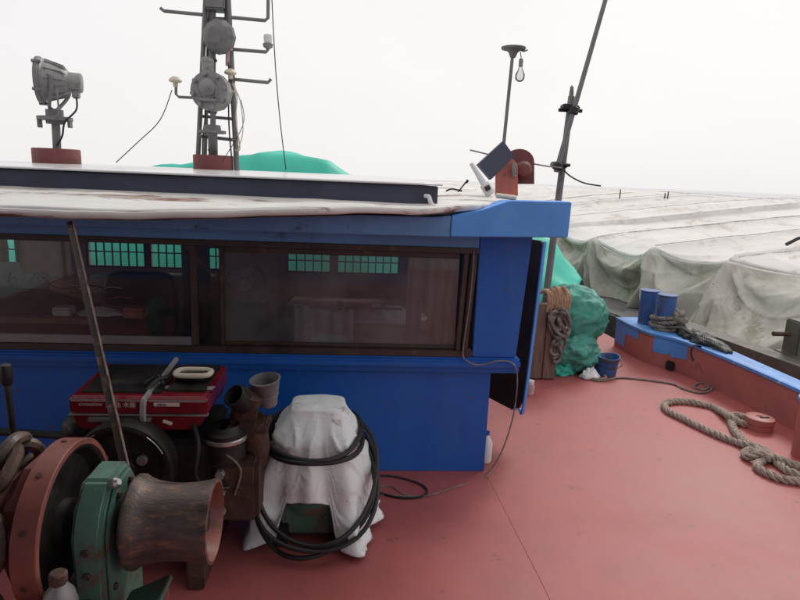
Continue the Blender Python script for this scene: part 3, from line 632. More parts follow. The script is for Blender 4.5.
# searchlight hanging on the mast, facing the camera
c_ = at(212.5, 92, YM-.10); s2 = empty('searchlight', (c_.x, c_.y, c_.z-.1), 'round grey searchlight facing the camera halfway up the mast', 'searchlight')
dr = Vector((-.12, -1, -.02)).normalized()
obj('lamp_housing', lathe(B(), c_-dr*.13, dr, [(0, 0), (0, .06), (.04, .085), (.09, .118), (.17, .120), (.19, .110)], 12), M_grey, s2, 20)
lathe(bm := B(), c_+dr*.05, dr, [(0, .118), (.012, .118), (.014, .06), (.03, .05), (.036, 0)], 28); obj('front_plate', bm, M_grey, s2)
lathe(bm := B(), c_+dr*.085+Vector((0, 0, .02)), dr, [(0, .052), (.012, .05), (.02, .02), (.022, 0)], 28); obj('lens', bm, M_alu, s2)
for k in range(8):
    th = k*math.pi/4+.2; q = c_+dr*.055+Vector((math.cos(th)*.10, 0, math.sin(th)*.10)); obj('clamp', cyl(B(), q-dr*.02, q+dr*.03, .013, None, 8), M_grey, s2)
box(bm := B(), c_+dr*.07+Vector((0, 0, -.055)), (.11, .03, .02), .004); obj('bracket', bm, M_grey, s2)
q = at(208, 78, YM-.10); lathe(bm := B(), q, (0, 0, 1), [(0, 0), (0, .036), (.09, .036), (.095, .04), (.115, .036), (.125, .02), (.128, 0)], 20); obj('top_cap', bm, M_grey, s2)
bm = B()
q0, q1 = at(212.5, 106, YM-.10), at(212.5, 127, YM-.10); cyl(bm, q1, q0, .012)
obj('stem', bm, M_mast, s2)
q = at(212.5, 130, YM-.08); lathe(bm := B(), off(q, z=-.02), (0, 0, 1), [(0, 0), (0, .085), (.016, .085), (.018, .055), (.05, .05), (.055, 0)], 18); obj('turntable', bm, M_mast, s2)
cyl(bm := B(), off(mb, z=.08), q, .030); obj('post', bm, M_mast, s2)
for px_ in (203, 232):
    tube(bm := B(), [at(px_+random.uniform(-1.5, 1.5)-(213-px_)*-.0-(160-y_)*(.045 if px_ < 213 else -.045)*-1, y_, YM-.03) for y_ in range(158, -20, -22)], .005, 5); obj('cable', bm, M_black, ms)
for y_ in (60, 112, 150): box(bm := B(), at(212.5, y_, YM-.02), (.05, .05, .02), .004); obj('clamp', bm, M_rust, ms)
# mushroom antennas and white lamps
def mushroom(p, r, lab, grp='cream mushroom antennas on the mast'):
    g = empty('satellite_antenna', p, lab, 'antenna', grp)
    obj('dome', lathe(B(), off(p, z=r*.55), (0, 0, 1), [(0, r*.25), (.006, r*.8), (r*.35, r), (r*.65, r*.85), (r*.95, r*.45), (r*1.05, 0)], 24), M_cream, g, 60)
    obj('neck', lathe(B(), p, (0, 0, 1), [(0, 0), (0, r*.3), (r*.3, r*.42), (r*.62, r*.3), (r*.62, 0)], 14), M_cream, g, 60)
mushroom(at(175.5, 87, YM), .042, 'cream mushroom antenna on the bent left arm of the mast'); mushroom(at(230.5, 79, YM-.04), .040, 'cream antenna on the right mast leg beside the searchlight')
g = empty('signal_lamp', at(268, 50, YM), 'white glass signal lamp on the middle right arm of the mast', 'lamp')
p = at(268, 49, YM); obj('holder', lathe(B(), p, (0, 0, 1), [(0, .012), (.012, .03), (.03, .034), (.034, .02), (.034, 0)], 16), M_grey, g); obj('globe', lathe(B(), off(p, z=.034), (0, 0, 1), [(0, .024), (.03, .028), (.05, .026), (.056, .012), (.058, 0)], 18), M_whitep, g)
p = at(228, 47, YM-.02); bb(bm := B(), p.x-.028, p.x+.028, p.y-.04, p.y+.02, p.z-.025, p.z+.03, .006); cyl(bm, off(p, y=-.01, z=-.02), at(227.5, 66, YM-.02), .013); tag(obj('junction_box', bm, M_pink), 'small faded pink junction box on the right mast leg', 'box')
bm = B()
tube(bm, [at(233, 84, YM-.04), at(237, 95, YM-.05), at(236, 120, YM-.05), at(240, 148, YM-.03), at(235, 150, YM-.02)], .0045, 5)
tube(bm, [at(232, 84, YM-.04), at(240, 100, YM-.05), at(243, 130, YM-.05), at(238, 150, YM-.03)], .0035, 5)
tube(bm, [at(234, 83, YM-.04), at(235, 92, YM-.05), at(231, 90, YM-.05)], .006, 5)
tag(obj('signal_halyard', bm, M_cream), 'pale cords hanging in loops beside the right mast leg', 'cord')
def wire(pts, r, m, lab, name='wire', cat='wire', **k):
    bm = B(); tube(bm, pts, r, 5, **k); return tag(obj(name, bm, m), lab, cat)
wire([at(172, 90, YM), at(160, 120, YM-.05), at(138, 142, YM-.1), at(116, 162.5, YM-.15)], .003, M_dark, 'thin wire sagging from the cream antenna to the roof left of the mast')
wire([at(270.5, -30, YM), at(275, 60, YM+.05), at(280, 120, YM+.1), at(286, 170, YM+.15)], .0035, M_dark, 'long thin stay wire right of the mast down to the roof')
wire([at(241, 100, YM), at(243, 125, YM), at(222, 162, YM-.1)], .0025, M_dark, 'short slack wire under the mast searchlight')

# ---- gear on the right corner of the roof
lp = empty('lamp_pole', at(500, 176, 4.1), 'thin grey pole with a small cupped top on the roof corner', 'pole')
obj('pole', cyl(B(), at(499.5, 186, 4.1), at(512.5, 56, 4.1), .012, .011), M_mast, lp)
p = at(513, 55, 4.1); obj('cup', lathe(B(), off(p, z=-.015), (0, 0, 1), [(0, .018), (.03, .03), (.045, .05), (.05, .078), (.062, .08), (.066, .05), (.06, 0)], 24), M_mast, lp)
p2 = at(523, 52, 4.1); obj('hook', tube(B(), [off(p, x=.03, z=.05), off(p2, z=.005), off(p2, x=.03, z=.015)], .005, 6), M_mast, lp)
hb = empty('hanging_bulb', at(521, 75, 4.1), 'bare clear bulb hanging from the cupped pole', 'bulb')
q = at(521, 62, 4.1); cyl(bm := B(), off(q, z=-.03), off(q, z=.02), .014); obj('socket', bm, M_grey, hb); obj('cord', cyl(B(), off(q, z=.02), at(520.5, 52, 4.1), .003, None, 6), M_dark, hb)
obj('glass', lathe(B(), off(q, z=-.03), (0, 0, -1), [(0, .012), (.02, .017), (.05, .032), (.075, .03), (.09, .018), (.096, 0)], 20), G_bulb, hb, 60)
obj('support', cyl(B(), at(521, 80.5, 4.1), at(521, 80, 4.1), .002, None, 4), M_grey, hb)
pn = empty('floodlight', at(492, 170, 3.9), 'square black floodlight panel tilted on its corner on the roof', 'floodlight')
q = [at(501, 142, 3.85), at(512, 157, 3.85), at(489, 180, 3.82), at(476, 165, 3.82)]
obj('housing', plate(B(), q, -.045), M_navy, pn); cq = sum(q, Vector())/4
obj('bezel', plate(B(), [cq+(v-cq)*.86+Vector((0, -.004, 0)) for v in q], .003), M_black, pn)
obj('bracket', tube(B(), [at(494, 163, 3.9), at(502, 172, 3.93), at(503, 196, 3.93)], .010, 6), M_mast, pn)
wp = empty('white_pipe', at(489, 190, 3.75), 'white plastic pipe piece leaning beside the black floodlight', 'pipe')
obj('pipe', cyl(B(), at(471, 163, 3.7), at(487, 189, 3.7), .013, .022), M_whitep, wp)
cyl(bm := B(), at(484, 184, 3.7), at(491, 194, 3.7), .030, .034); obj('socket', bm, M_whitep, wp); cyl(bm := B(), at(486.4, 186, 3.668), at(488.8, 190, 3.668), .018); obj('inlay', bm, M_rust, wp)
hs = empty('cable_hanger', at(510, 196, 3.9), 'faded orange red curved steel bracket on the roof corner', 'bracket')
def arch(px0, px1, pyt, pyb, Y, dy, m, nm):
    pts = []
    for k in range(13):
        a = math.pi*k/12; x = (px0+px1)/2-(px1-px0)/2*math.cos(a); pts.append((x, pyt+(1-math.sin(a))*(px1-px0)*.45))
    pts = [(px0, pyb)]+pts+[(px1, pyb)]
    return obj(nm, plate(B(), [at(x, y, Y) for x, y in pts], dy), m, hs)
arch(496, 518, 158, 196, 3.86, .03, M_orange, 'front_plate'); arch(504, 533, 149, 184, 3.99, -.03, M_base, 'rear_plate')
bb(bm := B(), at(517, 0, 3.9).x, at(531, 0, 3.9).x-.0, 3.87, 3.98, at(520, 196, 3.9).z, at(520, 176, 3.9).z, .006); obj('box', bm, M_rust, hs)
lathe(bm := B(), at(523, 170, 3.93), (-.2, -1, 0), [(0, 0), (0, .058), (.05, .056), (.07, .04), (.078, 0)], 20); obj('red_lamp', bm, M_oxide, hs)
plate(bm := B(), [at(512, 163, 3.82), at(517, 163, 3.82), at(516, 178, 3.82), at(512, 176, 3.82)], .01); obj('grey_tab', bm, M_grey, hs)
cyl(bm := B(), at(496, 195.5, 3.35), at(516, 198, 3.35), .014); tag(obj('short_pipe', bm, M_cream, None), 'short pale pipe lying at the roof corner on the blue beam', 'pipe')
wi = empty('small_antenna', at(457, 190, 3.8), 'tiny bent antenna wire standing near the roof end', 'antenna')
obj('rod', cyl(B(), at(458, 192, 3.8), at(467, 181, 3.8), .005, None, 6), M_dark, wi); obj('foot', tube(B(), [at(446, 191, 3.8), at(452, 189, 3.8), at(462, 191, 3.8)], .006, 6), M_dark, wi); obj('tip', cyl(B(), at(466, 183, 3.8), at(468, 180, 3.8), .009, None, 6), M_dark, wi)
p = at(429, 196, 3.1); wd = tube(B(), [at(425, 196, 3.19), at(429, 197, 3.17), at(431, 203, 3.15), at(437, 209, 3.15)], .012, 7); tag(obj('white_rag', wd, M_whitep), 'small white rag stuck at the end of the roof hatch', 'rag')

# ---- boom poles behind the wheelhouse
YP = 5.35
bp_ = empty('boom_post', at(541, 312, YP), 'thick dark leaning post behind the blue wheelhouse corner', 'post')
A0, A1 = at(536.5, 372, YP), at(571.5, 96, YP)
obj('post', cyl(B(), Vector((A0.x, YP, .0)), A1, .034, .028), M_mast, bp_)
obj('finger', lathe(B(), at(571, 100, YP), at(572, 85, YP)-at(571, 100, YP), [(0, .022), (.06, .02), (.11, .014), (.125, 0)], 10), M_mast, bp_)
q = at(570, 108, YP); box(bm := B(), q, (.15, .10, .05), .01, Matrix.Rotation(.1, 3, 'Y')); cyl(bm, off(q, x=-.10, z=-.02), off(q, x=.11, z=-.02), .016); obj('clamp', bm, M_dark, bp_)
q = at(559, 165, YP); box(bm := B(), q, (.13, .12, .045), .01, Matrix.Rotation(.1, 3, 'Y')); cyl(bm, off(q, x=-.06, y=-.06), off(q, x=.08, y=-.06), .014); obj('clamp', bm, M_dark, bp_)
bo = empty('boom', at(556, 166, YP-.08), 'long slim grey boom lashed to the thick post and rising out of view', 'boom')
obj('spar', cyl(B(), at(556, 172, YP-.07), at(614, -30, YP-.07), .023, .018), M_mast, bo)
for yy in (108, 166):
    k = (172-yy)/202; q = at(556, 172, YP-.07).lerp(at(614, -30, YP-.07), k); t2 = (at(614, -30, YP)-at(556, 172, YP)).normalized()
    obj('lashing', lathe(B(), q-t2*.03, t2, [(0, .036), (.005, .044), (.055, .044), (.06, .036)], 16), M_dark, bo)
bm = B(); tube(bm, [at(470, 150, 5.2), at(500, 157, 5.2), at(540, 165, 5.2), at(562, 168, 5.2)], .007, 6)
tag(obj('stay_rod', bm, M_alu), 'thin pale rod crossing in front of the leaning boom', 'rod')
wire([at(562, 168, 5.25), at(570, 176, 5.25), at(584, 183, 5.2), at(601, 186, 5.15)], .007, M_dark, 'short stiff dark wire end pointing right from the boom')

# ================================================================== GEAR ON THE DECK AHEAD
wb = empty('wooden_locker', (1.74, 5.2, 0), 'tall narrow weathered wooden box behind the open door', 'box')
for k in range(2):
    x0 = 1.60+.125*k; bb(bm := B(), x0, x0+.118, 5.10, 5.125, .01, .70-.01*k, .004); obj('plank', bm, M_wood, wb)
bb(bm := B(), 1.602, 1.845, 5.127, 5.30, .005, .68, .006); obj('case', bm, M_wood, wb)
# bundle in green net cloth
def blob(cx, cy, cz, sx, sy, sz, seed, am, nu=90, nv=56, fr=2.0):
    def f(u, v):
        a, c_ = u*2*math.pi, (v-.5)*math.pi; n_ = Vector((math.cos(c_)*math.cos(a), math.cos(c_)*math.sin(a), math.sin(c_)))
        k = 1+am*fbm(n_*fr+Vector((seed, 0, 0)), 1, 3)+am*.9*(1-abs(noise.noise(Vector((n_.x*1.7+n_.z*2+seed, n_.y*1.7, n_.z*2.5-n_.x*2)))*2.2))**3*.6-am*.3+am*.7*(1-abs(noise.noise(Vector((n_.x*2.2+seed, n_.y*2.2, n_.z*6+seed)))*2))**2*.35
        return Vector((cx+sx*n_.x*k, cy+sy*n_.y*k, max(.004, cz+sz*n_.z*k)))
    return sheet(B(), f, nu, nv, True)
nb = empty('net_bundle', (2.1, 5.5, 0), 'big slumped bundle wrapped in dark green net cloth by the wooden box', 'bundle')
obj('upper_bundle', blob(2.13, 5.58, .50, .34, .30, .30, 3.3, .10), M_net, nb, 180)
obj('lower_bundle', blob(2.08, 5.42, .19, .29, .25, .21, 9.1, .16), M_net, nb, 180)
obj('skirt', blob(1.97, 5.32, .05, .15, .12, .14, 5.7, .2), M_tgreen, nb, 180)
rc = empty('rope_coil', (1.93, 5.4, .6), 'tan and grey ropes heaped over the green bundle', 'rope')
def coils(cpx, cpy, rx, ry, Y, n, r, m, nm, seed, twist=.3):
    rnd = random.Random(seed)
    for k in range(n):
        pts = []; ox, oy, tt_ = rnd.uniform(-4, 5), rnd.uniform(-5, 5), rnd.uniform(-twist*2, twist*2); sx = rnd.uniform(.6, 1.2)
        for j in range(10):
            a = j*2*math.pi/10; u, v = rx*sx*math.cos(a), ry*sx*math.sin(a)
            pts.append(at(cpx+ox+u*math.cos(tt_)-v*math.sin(tt_), cpy+oy+u*math.sin(tt_)+v*math.cos(tt_), Y+rnd.uniform(-.06, .02)-k*.004))
        obj(nm, tube(B(), pts, r, 7, True, 4), m, rc)
coils(560, 297, 10, 6, 5.2, 6, .017, M_ropeb, 'tan_loop', 4, .5); coils(559, 324, 6, 12, 5.1, 6, .016, M_ropeg, 'grey_loop', 8); coils(556, 350, 5, 9, 5.12, 3, .014, M_ropeg, 'grey_loop', 11)
for k in range(9):
    rnd = random.Random(k); x = 546+k*2.6; obj('tan_strand', tube(B(), [at(x-6, 291+rnd.uniform(-2, 3), 5.2), at(x, 290+rnd.uniform(-3, 2), 5.13), at(x+3, 300, 5.10), at(x+1, 312+rnd.uniform(-4, 6), 5.10)], .014, 6), M_ropeb, rc)
# blue cut-off bucket
q = onz(610, 378, 0); q.y += .12
bk = empty('bucket', (q.x, q.y, 0), 'dark blue plastic bucket on the deck beside the green bundle', 'bucket')
def buck(u, v):
    a = u*2*math.pi; prof_ = [(.0, 0), (.095, 0), (.10, .004), (.105, .07), (.115, .17), (.121, .18), (.115, .18), (.108, .17), (.097, .07), (.09, .012), (0, .012)]
    i = v*(len(prof_)-1); k = int(min(i, len(prof_)-2)); r = prof_[k][0]+(prof_[k+1][0]-prof_[k][0])*(i-k); z = prof_[k][1]+(prof_[k+1][1]-prof_[k][1])*(i-k)
    return Vector((q.x+r*math.cos(a), q.y+r*math.sin(a), z+.008*math.sin(a*2+1)*(z > .1)))
obj('body', sheet(B(), buck, 36, 11, True), M_blueW, bk, 40)
def bandf(u, v): a = u*2*math.pi; return Vector((q.x+(.1165+.003*math.sin(v*math.pi))*math.cos(a), q.y+(.1165+.003*math.sin(v*math.pi))*math.sin(a), .14+.03*v))
obj('collar', sheet(B(), bandf, 36, 4, True), M_navy, bk)
obj('handle', tube(B(), [(q.x-.12, q.y, .165), (q.x-.11, q.y-.10, .12), (q.x, q.y-.14, .09), (q.x+.11, q.y-.10, .12), (q.x+.12, q.y, .165)], .004, 6), M_dark, bk)
crumple(2.20, 5.17, .008, .095, .07, .075, 6, 'white_cloth', M_cloth, 'crumpled white cloth between the green bundle and the blue bucket', 'cloth')
# thin line along the deck ending in a small coil
pts = [onz(x, y, .008) for x, y in ((583, 377), (600, 381), (620, 378), (645, 380), (672, 384), (684, 389), (700, 393), (711, 390), (711, 385), (700, 383), (694, 387), (704, 390), (709, 387), (703, 385))]
rope(bm := B(), pts, .010, .06); tag(obj('thin_line', bm, M_ropeg), 'thin grey line running across the deck into a small flat coil', 'rope')
rope(bm := B(), [onz(x, y, .014) for x, y in ((582, 375), (590, 371), (602, 374), (606, 378), (596, 379), (586, 377), (592, 373), (604, 375))], .011, .06); tag(obj('short_rope', bm, M_rope), 'short tan rope piece lying before the green bundle', 'rope')
tag(obj('hose_pile', (lambda bm: ([tube(bm, [Vector((2.98+.22*math.cos(a+k)*(1-.1*k), 7.3+.30*math.sin(a+k), .03+.028*k+.03*math.sin(a*2+k))) for a in [j*math.pi/5 for j in range(10)]], .022, 8, True, 3) for k in range(4)], bm)[-1])(B()), M_black), 'black hose coiled at the deck edge beyond the bulwark', 'hose')

# ---- bulwark with its blue capping
IN = [(2.93, 6.32), (2.94, 5.95), (3.0, 5.65), (3.16, 5.40), (3.25, 4.95), (3.31, 4.4), (3.34, 3.9), (3.36, 3.0), (3.38, -2)]
OUT = [(3.22, 6.34), (3.40, 6.18), (3.50, 5.85), (3.45, 5.45), (3.45, 4.95), (3.47, 4.4), (3.49, 3.9), (3.52, 3.0), (3.54, -2)]
def respath(P, n=60):
    P = smooth_path([Vector((x, y, 0)) for x, y in P], 10); out = []
    for i in range(n):
        t = i/(n-1)*(len(P)-1); k = int(min(t, len(P)-2)); out.append(P[k].lerp(P[k+1], t-k))
    return out
PI_, PO_ = respath(IN), respath(OUT); HB = .325
bw = empty('bulwark', (3.3, 3.5, 0), 'low red bulwark with worn blue capping along the deck edge', 'bulwark')
bm = B(); loop = PI_+PO_[::-1]; lo_ = [bm.verts.new((p.x, p.y, .001)) for p in loop]; hi_ = [bm.verts.new((p.x, p.y, HB-.012)) for p in loop]; n_ = len(loop)
for k in range(n_): bm.faces.new((lo_[k], lo_[(k+1) % n_], hi_[(k+1) % n_], hi_[k]))
bmesh.ops.recalc_face_normals(bm, faces=bm.faces); obj('plating', bm, M_bulw, bw, 60)
bm = B()
def capf(u, v):
    i = u*59; k = int(min(i, 58)); a, c_ = PI_[k].lerp(PI_[k+1], i-k), PO_[k].lerp(PO_[k+1], i-k); w_ = (c_-a).normalized()
    sec = [(0, -.030), (-.012, -.028), (-.012, -.004), (-.006, 0), (.5, .003), (1, 0), (1, -.028)]
    s_ = sec[round(v*6)]
    p = a+w_*s_[0] if s_[0] <= 0 else (a.lerp(c_, s_[0]) if s_[0] < 1 else c_+w_*.012)
    return Vector((p.x, p.y, HB+s_[1]))
obj('capping', sheet(bm, capf, 60, 7), M_cap, bw, 40)
bm = B()          # worn blue paint left on the end of the plating
def patch(x0, x1, z0, z1, seed):
    bm = B()
    def f(u, v):
        i = (x0+(x1-x0)*u); k = int(min(i, 58)); a = PI_[k].lerp(PI_[k+1], i-k); c_ = PO_[k].lerp(PO_[k+1], i-k); w_ = (c_-a).normalized()
        e = .035*fbm((u*3+seed, v, 0), 1.7)
        return Vector((a.x, a.y, (z0+e)*(1-v)+z1*v))-w_*.003
    return sheet(bm, f, 24, 4)
obj('blue_patch', patch(.0, 5, .05, HB-.03, 1), M_blueL, bw); obj('blue_patch', patch(5.0, 10, .20, HB-.03, 3), M_blueL, bw); obj('blue_patch', patch(15.5, 24, .14, HB-.03, 7), M_blueL, bw)
k = PI_[21]; bb(bm := B(), k.x-.05, k.x+.01, k.y-.04, k.y+.04, .001, .09, .01); obj('scupper_lip', bm, M_dark, bw)
bm = B(); bb(bm, 3.20, 3.45, -2, 6.1, -.2, -.02, .0)
# twin bollards
tb = empty('twin_bollard', (3.25, 5.95, HB), 'pair of worn blue mooring bollards standing on the bulwark end', 'bollard')
for (px, pyb, pyt) in ((647, 324, 290), (664.5, 330, 294.5)):
    q = onz(px, pyb, HB); q.y += .02; r_ = .088
    hgt = at(px, pyt, q.y).z-HB
    lathe(bm := B(), (q.x, q.y, HB-.0), (0, 0, 1), [(0, r_), (hgt*.55, r_), (hgt-.012, r_+.002), (hgt-.010, r_+.009), (hgt, r_+.009), (hgt+.002, 0)], 28); obj('post', bm, M_blueW, tb, 40)
q = onz(664, 330, HB); q.y += .02
mw = empty('mooring_turns', (q.x, q.y, HB), 'grey rope turns wound round the nearer blue bollard', 'rope')
for k in range(4):
    pts = [Vector((q.x+(.115+.014*math.sin(k*3+j))*math.cos(j*math.pi/5), q.y+(.115+.014*math.sin(k*3+j))*math.sin(j*math.pi/5), HB+.026+.034*k+.012*math.sin(j*.63+k))) for j in range(10)]
    rope(bm := B(), pts+[pts[0], pts[1]], .021, .11); obj('turn', bm, M_ropeg, mw)
blob_ = blob(q.x+.10, q.y-.06, HB+.13, .09, .08, .09, 2.2, .3, 40, 26); obj('knot', blob_, M_ropeg, mw, 180)
lf = empty('lead_net', (3.35, 5.2, HB), 'dark tangled netting and lines lying along the blue bulwark cap', 'netting')
def bag(u, v):
    s = u; i = 14+s*16; k = int(i); a, c_ = PI_[k].lerp(PI_[k+1], i-k), PO_[k].lerp(PO_[k+1], i-k)
    wd = math.sin(min(1, s*1.02)*math.pi)**.5; m_ = a.lerp(c_, .62); w_ = (c_-a).normalized(); th = v*math.pi
    r = (.115*wd+.004)*(1+.35*fbm((s*9, v*3, 1), 1.3))
    return Vector((m_.x, m_.y, HB+.004))+w_*r*1.05*math.cos(th)*-1+Vector((0, 0, r*.62*math.sin(th)))
obj('net', sheet(B(), bag, 60, 16), M_black, lf, 180)
for k in range(3):
    pts = []
    for j in range(9):
        i = 9+j*2.6; kk = int(i); a, c_ = PI_[kk].lerp(PI_[kk+1], i-kk), PO_[kk].lerp(PO_[kk+1], i-kk); m_ = a.lerp(c_, .35+.12*k+.05*math.sin(j*1.7+k)); pts.append(Vector((m_.x, m_.y, HB+.02+.05*math.sin(j/8*math.pi)+.012*math.sin(j*2+k*1.3))))
    obj('line', rope(B(), pts, .014, .08), M_black if k % 2 else M_olive, lf)
q = onz(701, 347, HB); tube(bm := B(), [q, q+Vector((-.09, -.03, .02)), q+Vector((-.11, -.04, -.05)), q+Vector((-.09, -.06, -.12))], .010, 6); obj('tail', bm, M_black, lf)
# bollard at the right edge of the picture
q = Vector((3.13, 3.56, 0)); eb = empty('bollard', q, 'stout red bollard with pale blue top at the right edge of the deck', 'bollard')
lathe(bm := B(), q, (0, 0, 1), [(0, 0), (0, .13), (.38, .13), (.382, 0)], 32); obj('post', bm, M_bulw, eb); lathe(bm := B(), off(q, z=.383), (0, 0, 1), [(0, 0), (0, .14), (.012, .146), (.03, .144), (.036, .13), (.037, 0)], 32); obj('cap', bm, M_cap, eb)
# round low deck fitting
q = onz(764.5, 434, 0); q += Vector((.02, .10, 0)); df = empty('deck_fitting', q, 'low round two tiered red steel fitting on the deck inside the bulwark', 'deck fitting')
q.z = 0; lathe(bm := B(), q, (0, 0, 1), [(0, 0), (0, .096), (.045, .098), (.047, .088), (.05, 0)], 32); obj('lower_ring', bm, M_bulw, df)
lathe(bm := B(), off(q, z=.046), (0, 0, 1), [(0, 0), (0, .094), (.004, .10), (.044, .10), (.048, .094), (.049, .03), (.042, .028), (.042, 0)], 32); obj('cover', bm, M_bulw, df)
box(bm := B(), off(q, x=.02, y=-.02, z=.097), (.07, .02, .008), .002); obj('slot', bm, M_dark, df)
# heavy mooring rope
P5 = [(757, 419, .05), (745, 417, .035), (733, 415.5, .035), (731, 421, .03), (735, 431, .03), (744, 441, .035), (755, 448, .04), (766, 454, .06), (780, 460, .06), (800, 467, .03), (840, 478, .03)]
P6 = [(757, 424, .06), (742, 423.5, .035), (731, 417, .07), (715, 408, .03), (700, 404, .03), (684, 401.5, .03), (670, 402, .03), (664.5, 405, .03), (668, 411, .03), (682, 418, .03), (700, 427, .03), (720, 436, .03), (738, 443, .03), (750, 446, .05), (764, 450, .03), (790, 472, .03), (840, 484, .03)]
P7 = [(770, 459, .05), (760, 454, .085), (748, 457, .04), (745, 453, .035), (752, 451, .035), (764, 458, .03), (757, 466, .03), (766, 473, .03), (782, 479, .03), (800, 482, .03), (840, 491, .03)]
hr = empty('mooring_rope', onz(740, 440, 0), 'thick hemp mooring rope looped over the deck by the round fitting', 'rope')
for P_ in (P5, P6, P7): obj('strand', rope(B(), [onz(x, y, z*.72) for x, y, z in P_], .0285, .13, 3, 10), M_rope, hr)

# ================================================================== COVERED MACHINE
CX, CY = -.175, 2.80
cm = empty('pump', (CX, CY, 0), 'green machine standing under a white cloth by the blue wall', 'machine')
prism(bm := B(), [(CX-.17, .03), (CX+.17, .03), (CX+.15, .36), (CX+.08, .50), (CX-.08, .50), (CX-.15, .36)], 'y', CY-.15, CY+.16, .02); obj('body', bm, M_green, cm)
lathe(bm := B(), (CX, CY-.15, .27), (0, -1, 0), [(0, .12), (.03, .12), (.04, .10), (.045, .045), (.055, .04), (.058, 0)], 28); obj('end_cover', bm, M_green, cm)
for s_ in (-1, 1): bb(bm := B(), CX+s_*.14-.03, CX+s_*.14+.03, CY-.20, CY+.20, 0, .10, .006); obj('foot', bm, M_dark, cm)
def sup(a, hx, hy, p=3.2):
    c_, s_ = math.cos(a), math.sin(a); r = 1/((abs(c_)/hx)**p+(abs(s_)/hy)**p)**(1/p); return r*c_, r*s_
def wrap(u, v):
    a = u*2*math.pi-math.pi/2                     # u=0: front (towards the camera)
    da = min(u, 1-u)*2*math.pi; right = u < .5
    # hem height round the machine
    if right: hem = lerp_tab([(0, .265), (.34, .235), (.46, .035), (.9, .015), (1.5, .04), (1.9, .10), (3.2, .12)], da)
    else: hem = lerp_tab([(0, .265), (.50, .245), (.66, .05), (.98, .006), (1.3, .02), (1.6, .10), (3.2, .12)], da)
    if v < .12:
        k = v/.12; x, y = sup(a, .128, .102, 4.5); return Vector((CX+.015+x*k, CY+y*k, .664-.006*k*k+.004*fbm((x*k*14, y*k*14, 0), 1)))
    k = (v-.12)/.88; z = .658-(.658-hem)*k
    hx = lerp_tab([(0, .345), (.10, .30), (.30, .265), (.50, .205), (.66, .128)], z); hy = lerp_tab([(0, .30), (.10, .275), (.30, .235), (.50, .185), (.66, .105)], z)
    x, y = sup(a, hx, hy, 2.5+2*max(0, (z-.4)/.26))
    d = (.66-z)/.66; fo = (math.sin(a*7+.8)*.020+math.sin(a*13+2+z*4)*.010)*d*1.5+.010*fbm((x*5, y*5, z*4), 1, 2)*min(1, d*4)+.016*(1-abs(noise.noise(Vector((x*5+z*3, y*5, z*2)))*2.4))**6*min(1, d*5)+.006*(1-abs(noise.noise(Vector((x*14, y*14+3, z*7-x*8)))*2.4))**6*min(1, d*5)
    # one big fold to the right of the opening
    fo += .045*math.exp(-((a+.95)/.16)**2)*min(1, d*1.4)-.028*math.exp(-((a+.62)/.14)**2)*d
    n_ = Vector((x, y, 0)).normalized(); return Vector((CX+.015*(1-d)+x, CY+y, max(z, .005)))+n_*fo
cl = tag(solid(obj('white_cloth', sheet(B(), wrap, 200, 64, True), M_cloth, smooth=180), .003), 'dirty white cloth draped over the green machine beside the wall', 'cloth')
def ring(c, rx, top, bot, n=14, wob=.01, seed=0):
    """a hose ring leaning back: 'top'/'bot' give (y, z) of its far and near ends"""
    pts = []
    for j in range(n):
        a = 2*math.pi*j/n; k = (1-math.cos(a))/2; y = bot[0]+(top[0]-bot[0])*k; z = bot[1]+(top[1]-bot[1])*k
        pts.append(Vector((c+rx*math.sin(a)*(1+.03*math.sin(a*2+seed)), y+wob*math.sin(a*3+seed), z+wob*math.sin(a*2+seed*2))))
    return pts
h1_ = empty('upper_hose', (CX, CY, .45), 'black hose loop hung round the upper part of the white cloth', 'hose')
obj('hose', tube(B(), ring(CX+.0, .240, (CY+.20, .54), (CY-.268, .455), seed=1), .0125, 10, True, 5), M_black, h1_)
obj('hose', tube(B(), ring(CX-.003, .234, (CY+.19, .57), (CY-.262, .482), seed=2.2), .0125, 10, True, 5), M_black, h1_)
h2_ = empty('lower_hose', (CX, CY-.3, .02), 'thick black hose loops leaning from the deck around the white cloth', 'hose')
for k, (rx, b2, t2) in enumerate(((.300, (CY-.345, .045), (CY+.21, .54)), (.312, (CY-.365, .075), (CY+.215, .50)), (.292, (CY-.352, .115), (CY+.20, .57)))):
    obj('hose', tube(B(), ring(CX+.012*k, rx, t2, b2, 16, .014, k*1.3), .0115, 10, True, 5), M_black, h2_)
# cables and bottle by the wall
wire([onz(365, 476, .006), onz(390, 476, .006), onz(415, 482, .006), onz(427, 490, .006), onz(420, 497, .006), onz(400, 498, .006), onz(380, 493, .006)], .007, M_black, 'black cable loop lying on the deck between cloth and wall', 'black_cable', 'cable')
wire([onz(420, 497, .004), onz(400, 496, .004), onz(380, 494, .004), onz(375, 488, .004), onz(390, 486, .004), onz(404, 494, .004), onz(425, 496, .006), onz(455, 487, .004), onz(484, 476, .004), at(500, 455, 3.31), at(511, 425, 3.30), at(516, 398, 3.29), at(517, 374, 3.28), at(512, 363, 3.285), at(498, 361, 3.285), at(480, 365, 3.283), at(467, 361, 3.285), at(463, 350, 3.315), at(470, 300, 3.315), at(474, 252, 3.315)], .0045, M_ropeg, 'thin pale cable running from the window frame down to the deck', 'pale_cable', 'cable')
q = Vector((.862, 3.50, 0)); bo_ = empty('plastic_bottle', q, 'white plastic bottle standing by the blue wall corner', 'bottle')
lathe(bm := B(), q, (0, 0, 1), [(0, 0), (0, .034), (.01, .038), (.13, .038), (.165, .02), (.18, .016), (.18, 0)], 24); obj('body', bm, M_whitep, bo_)
